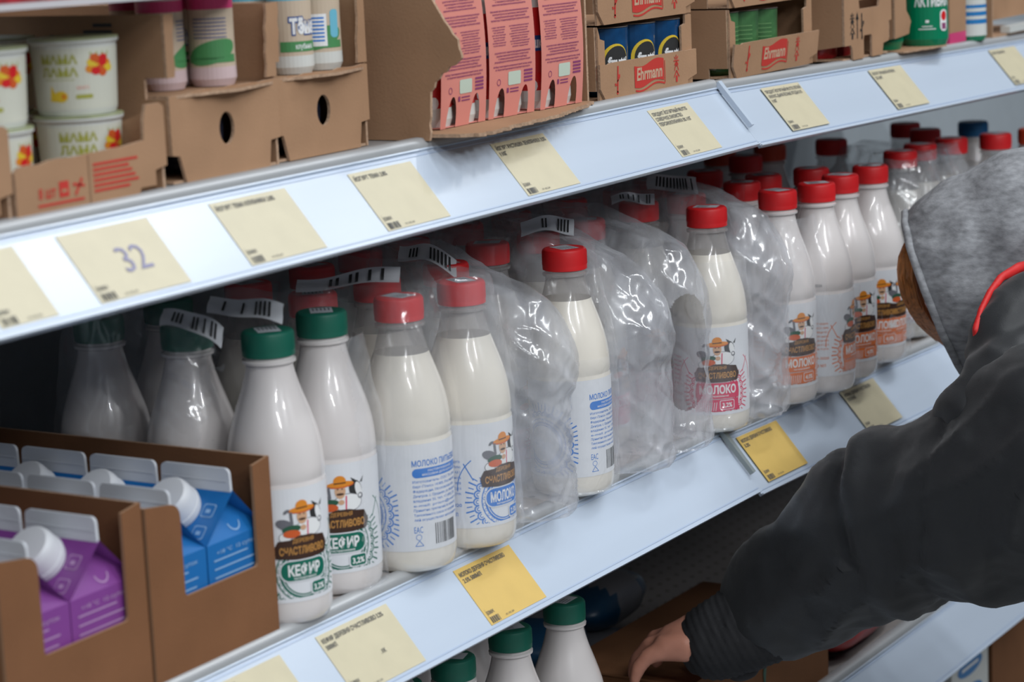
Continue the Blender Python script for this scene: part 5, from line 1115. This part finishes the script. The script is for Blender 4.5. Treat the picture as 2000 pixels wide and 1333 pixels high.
# cuff
CUF = mat('black_ribbed_cuff', (0.010, 0.010, 0.012), 0.8)
wr = [(2.004, -0.076, -0.163), (1.991, -0.048, -0.180), (1.984, -0.034, -0.187), (1.978, -0.022, -0.193)]
def rib(co, n):
    ax = (Vector(wr[-1]) - Vector(wr[0])).normalized(); q = co - Vector(wr[0]); s_ = q.dot(ax); return co + n * (0.0007 * math.sin(s_ * 900) + 0.0016 * noise.noise(co * 40))
blob('cuff', [[(*wr[0], 0.047), (*wr[1], 0.044), (*wr[2], 0.041), (*wr[3], 0.038)]], 0.0030, CUF, J, 3, rib)
blob('lower_sleeve_fold', [[(1.992, -0.044, -0.216, 0.018), (2.002, -0.034, -0.224, 0.016), (2.013, -0.026, -0.230, 0.013)]], 0.004, CUF, J, 3)
# body: one continuous skin
W0 = Vector((1.975, -0.010, -0.196)); K = Vector((1.962, 0.040, -0.203))
body = [[(2.02, -0.30, -0.02, 0.05), (2.015, -0.14, -0.105, 0.040), (1.990, -0.04, -0.180, 0.028), (1.976, -0.008, -0.196, 0.0255)],
        [(1.976, -0.008, -0.196, 0.0255), (1.966, 0.022, -0.201, 0.021), (1.960, 0.044, -0.205, 0.0150)],
        [(1.982, -0.004, -0.198, 0.022), (1.986, 0.020, -0.204, 0.018), (1.985, 0.046, -0.208, 0.0145)],
        [(1.970, 0.0, -0.200, 0.020), (1.950, 0.020, -0.206, 0.016), (1.942, 0.040, -0.208, 0.0135)],
        [(1.984, 0.046, -0.208, 0.0115), (1.989, 0.078, -0.211, 0.0095), (1.992, 0.100, -0.224, 0.0085), (1.992, 0.111, -0.237, 0.0070)],
        [(1.968, 0.050, -0.206, 0.0115), (1.970, 0.086, -0.208, 0.0095), (1.972, 0.111, -0.222, 0.0085), (1.972, 0.122, -0.236, 0.0070)],
        [(1.952, 0.047, -0.207, 0.0110), (1.950, 0.080, -0.210, 0.0092), (1.949, 0.104, -0.223, 0.0082), (1.949, 0.114, -0.237, 0.0068)],
        [(1.939, 0.038, -0.209, 0.0100), (1.931, 0.064, -0.214, 0.0082), (1.927, 0.082, -0.225, 0.0072), (1.926, 0.090, -0.237, 0.0060)],
        [(1.990, 0.004, -0.206, 0.0150), (2.008, 0.020, -0.222, 0.0115), (2.020, 0.040, -0.232, 0.0095), (2.026, 0.058, -0.238, 0.0078)],
        [(HC.x, HC.y, HC.z, 0.088), (HC.x - 0.012, HC.y + 0.036, HC.z - 0.028, 0.070), (HC.x - 0.014, HC.y + 0.045, HC.z - 0.058, 0.045)],
        [(HC.x - 0.016, HC.y + 0.096, HC.z - 0.052, 0.013), (HC.x - 0.017, HC.y + 0.090, HC.z - 0.064, 0.015)],
        [(HC.x, HC.y, HC.z, 0.06), (2.26, -0.34, 0.09, 0.055), (2.24, -0.46, 0.03, 0.09), (2.26, -0.70, -0.10, 0.11), (2.27, -0.78, -0.20, 0.12)],
        [(2.04, -0.42, 0.02, 0.06), (2.24, -0.46, 0.03, 0.09), (2.42, -0.50, 0.0, 0.05), (2.50, -0.58, -0.12, 0.040), (2.48, -0.59, -0.25, 0.034), (2.40, -0.51, -0.31, 0.026), (2.36, -0.46, -0.33, 0.022)],
        [(2.02, -0.30, -0.02, 0.05), (2.04, -0.42, 0.02, 0.06)],
        [(2.20, -0.78, -0.20, 0.09), (2.17, -0.72, -0.55, 0.055), (2.17, -0.76, -0.90, 0.035)], [(2.34, -0.78, -0.20, 0.09), (2.38, -0.72, -0.55, 0.055), (2.38, -0.76, -0.90, 0.035)]]
def hand_shift(q):
    x, y, z, r = q
    if z < -0.15 and y > -0.1 and x < 2.1:
        yy = y - 0.024
        if yy > 0.012: yy = 0.012 + (yy - 0.012) * 0.55
        return (x + 0.004, yy, z + 0.013 - max(0, y - 0.06) * 0.10, r)
    return q
body = [[hand_shift(q) for q in ch] for ch in body]
blob('body', body, 0.0034, SKIN, P0, 2, lambda c, n: c + n * 0.0007 * noise.noise(c * 90))
FR_ = mat('fringe_dark', (0.02, 0.01, 0.01), 0.6)
ef = HC + Vector((-0.012, 0.100, -0.030))
mb = MB()
for sx in (-1, 1):
    mb2 = MB()
    c = ef + Vector((0.030 * sx, -0.004, 0.0)); 
    vs = [c + Vector((0.010 * math.cos(a_) * math.cos(b_), 0.010 * math.sin(a_) * math.cos(b_), 0.010 * math.sin(b_))) for b_ in [-1.4, -0.7, 0, 0.7, 1.4] for a_ in [2 * PI * i / 10 for i in range(10)]]
    mb.add(vs, [(j * 10 + i, j * 10 + (i + 1) % 10, j * 10 + 10 + (i + 1) % 10, j * 10 + 10 + i) for j in range(4) for i in range(10)], M_W)
mb.obj('eyes', P0, smooth=80)
TR = mat('dark_trouser_fabric', (0.02, 0.022, 0.03), 0.8)
blob('trousers', [[(2.20, -0.78, -0.22, 0.125), (2.16, -0.72, -0.55, 0.085), (2.17, -0.76, -0.88, 0.065)], [(2.34, -0.78, -0.22, 0.125), (2.38, -0.72, -0.55, 0.085), (2.38, -0.76, -0.88, 0.065)]], 0.010, TR, P0, 3)
for sx in (2.17, 2.38):
    blob('boot', [[(sx, -0.78, -0.955, 0.043), (sx, -0.66, -0.960, 0.038)], [(sx, -0.77, -0.955, 0.043), (sx, -0.76, -0.86, 0.05)]], 0.007, CUF, P0, 3)
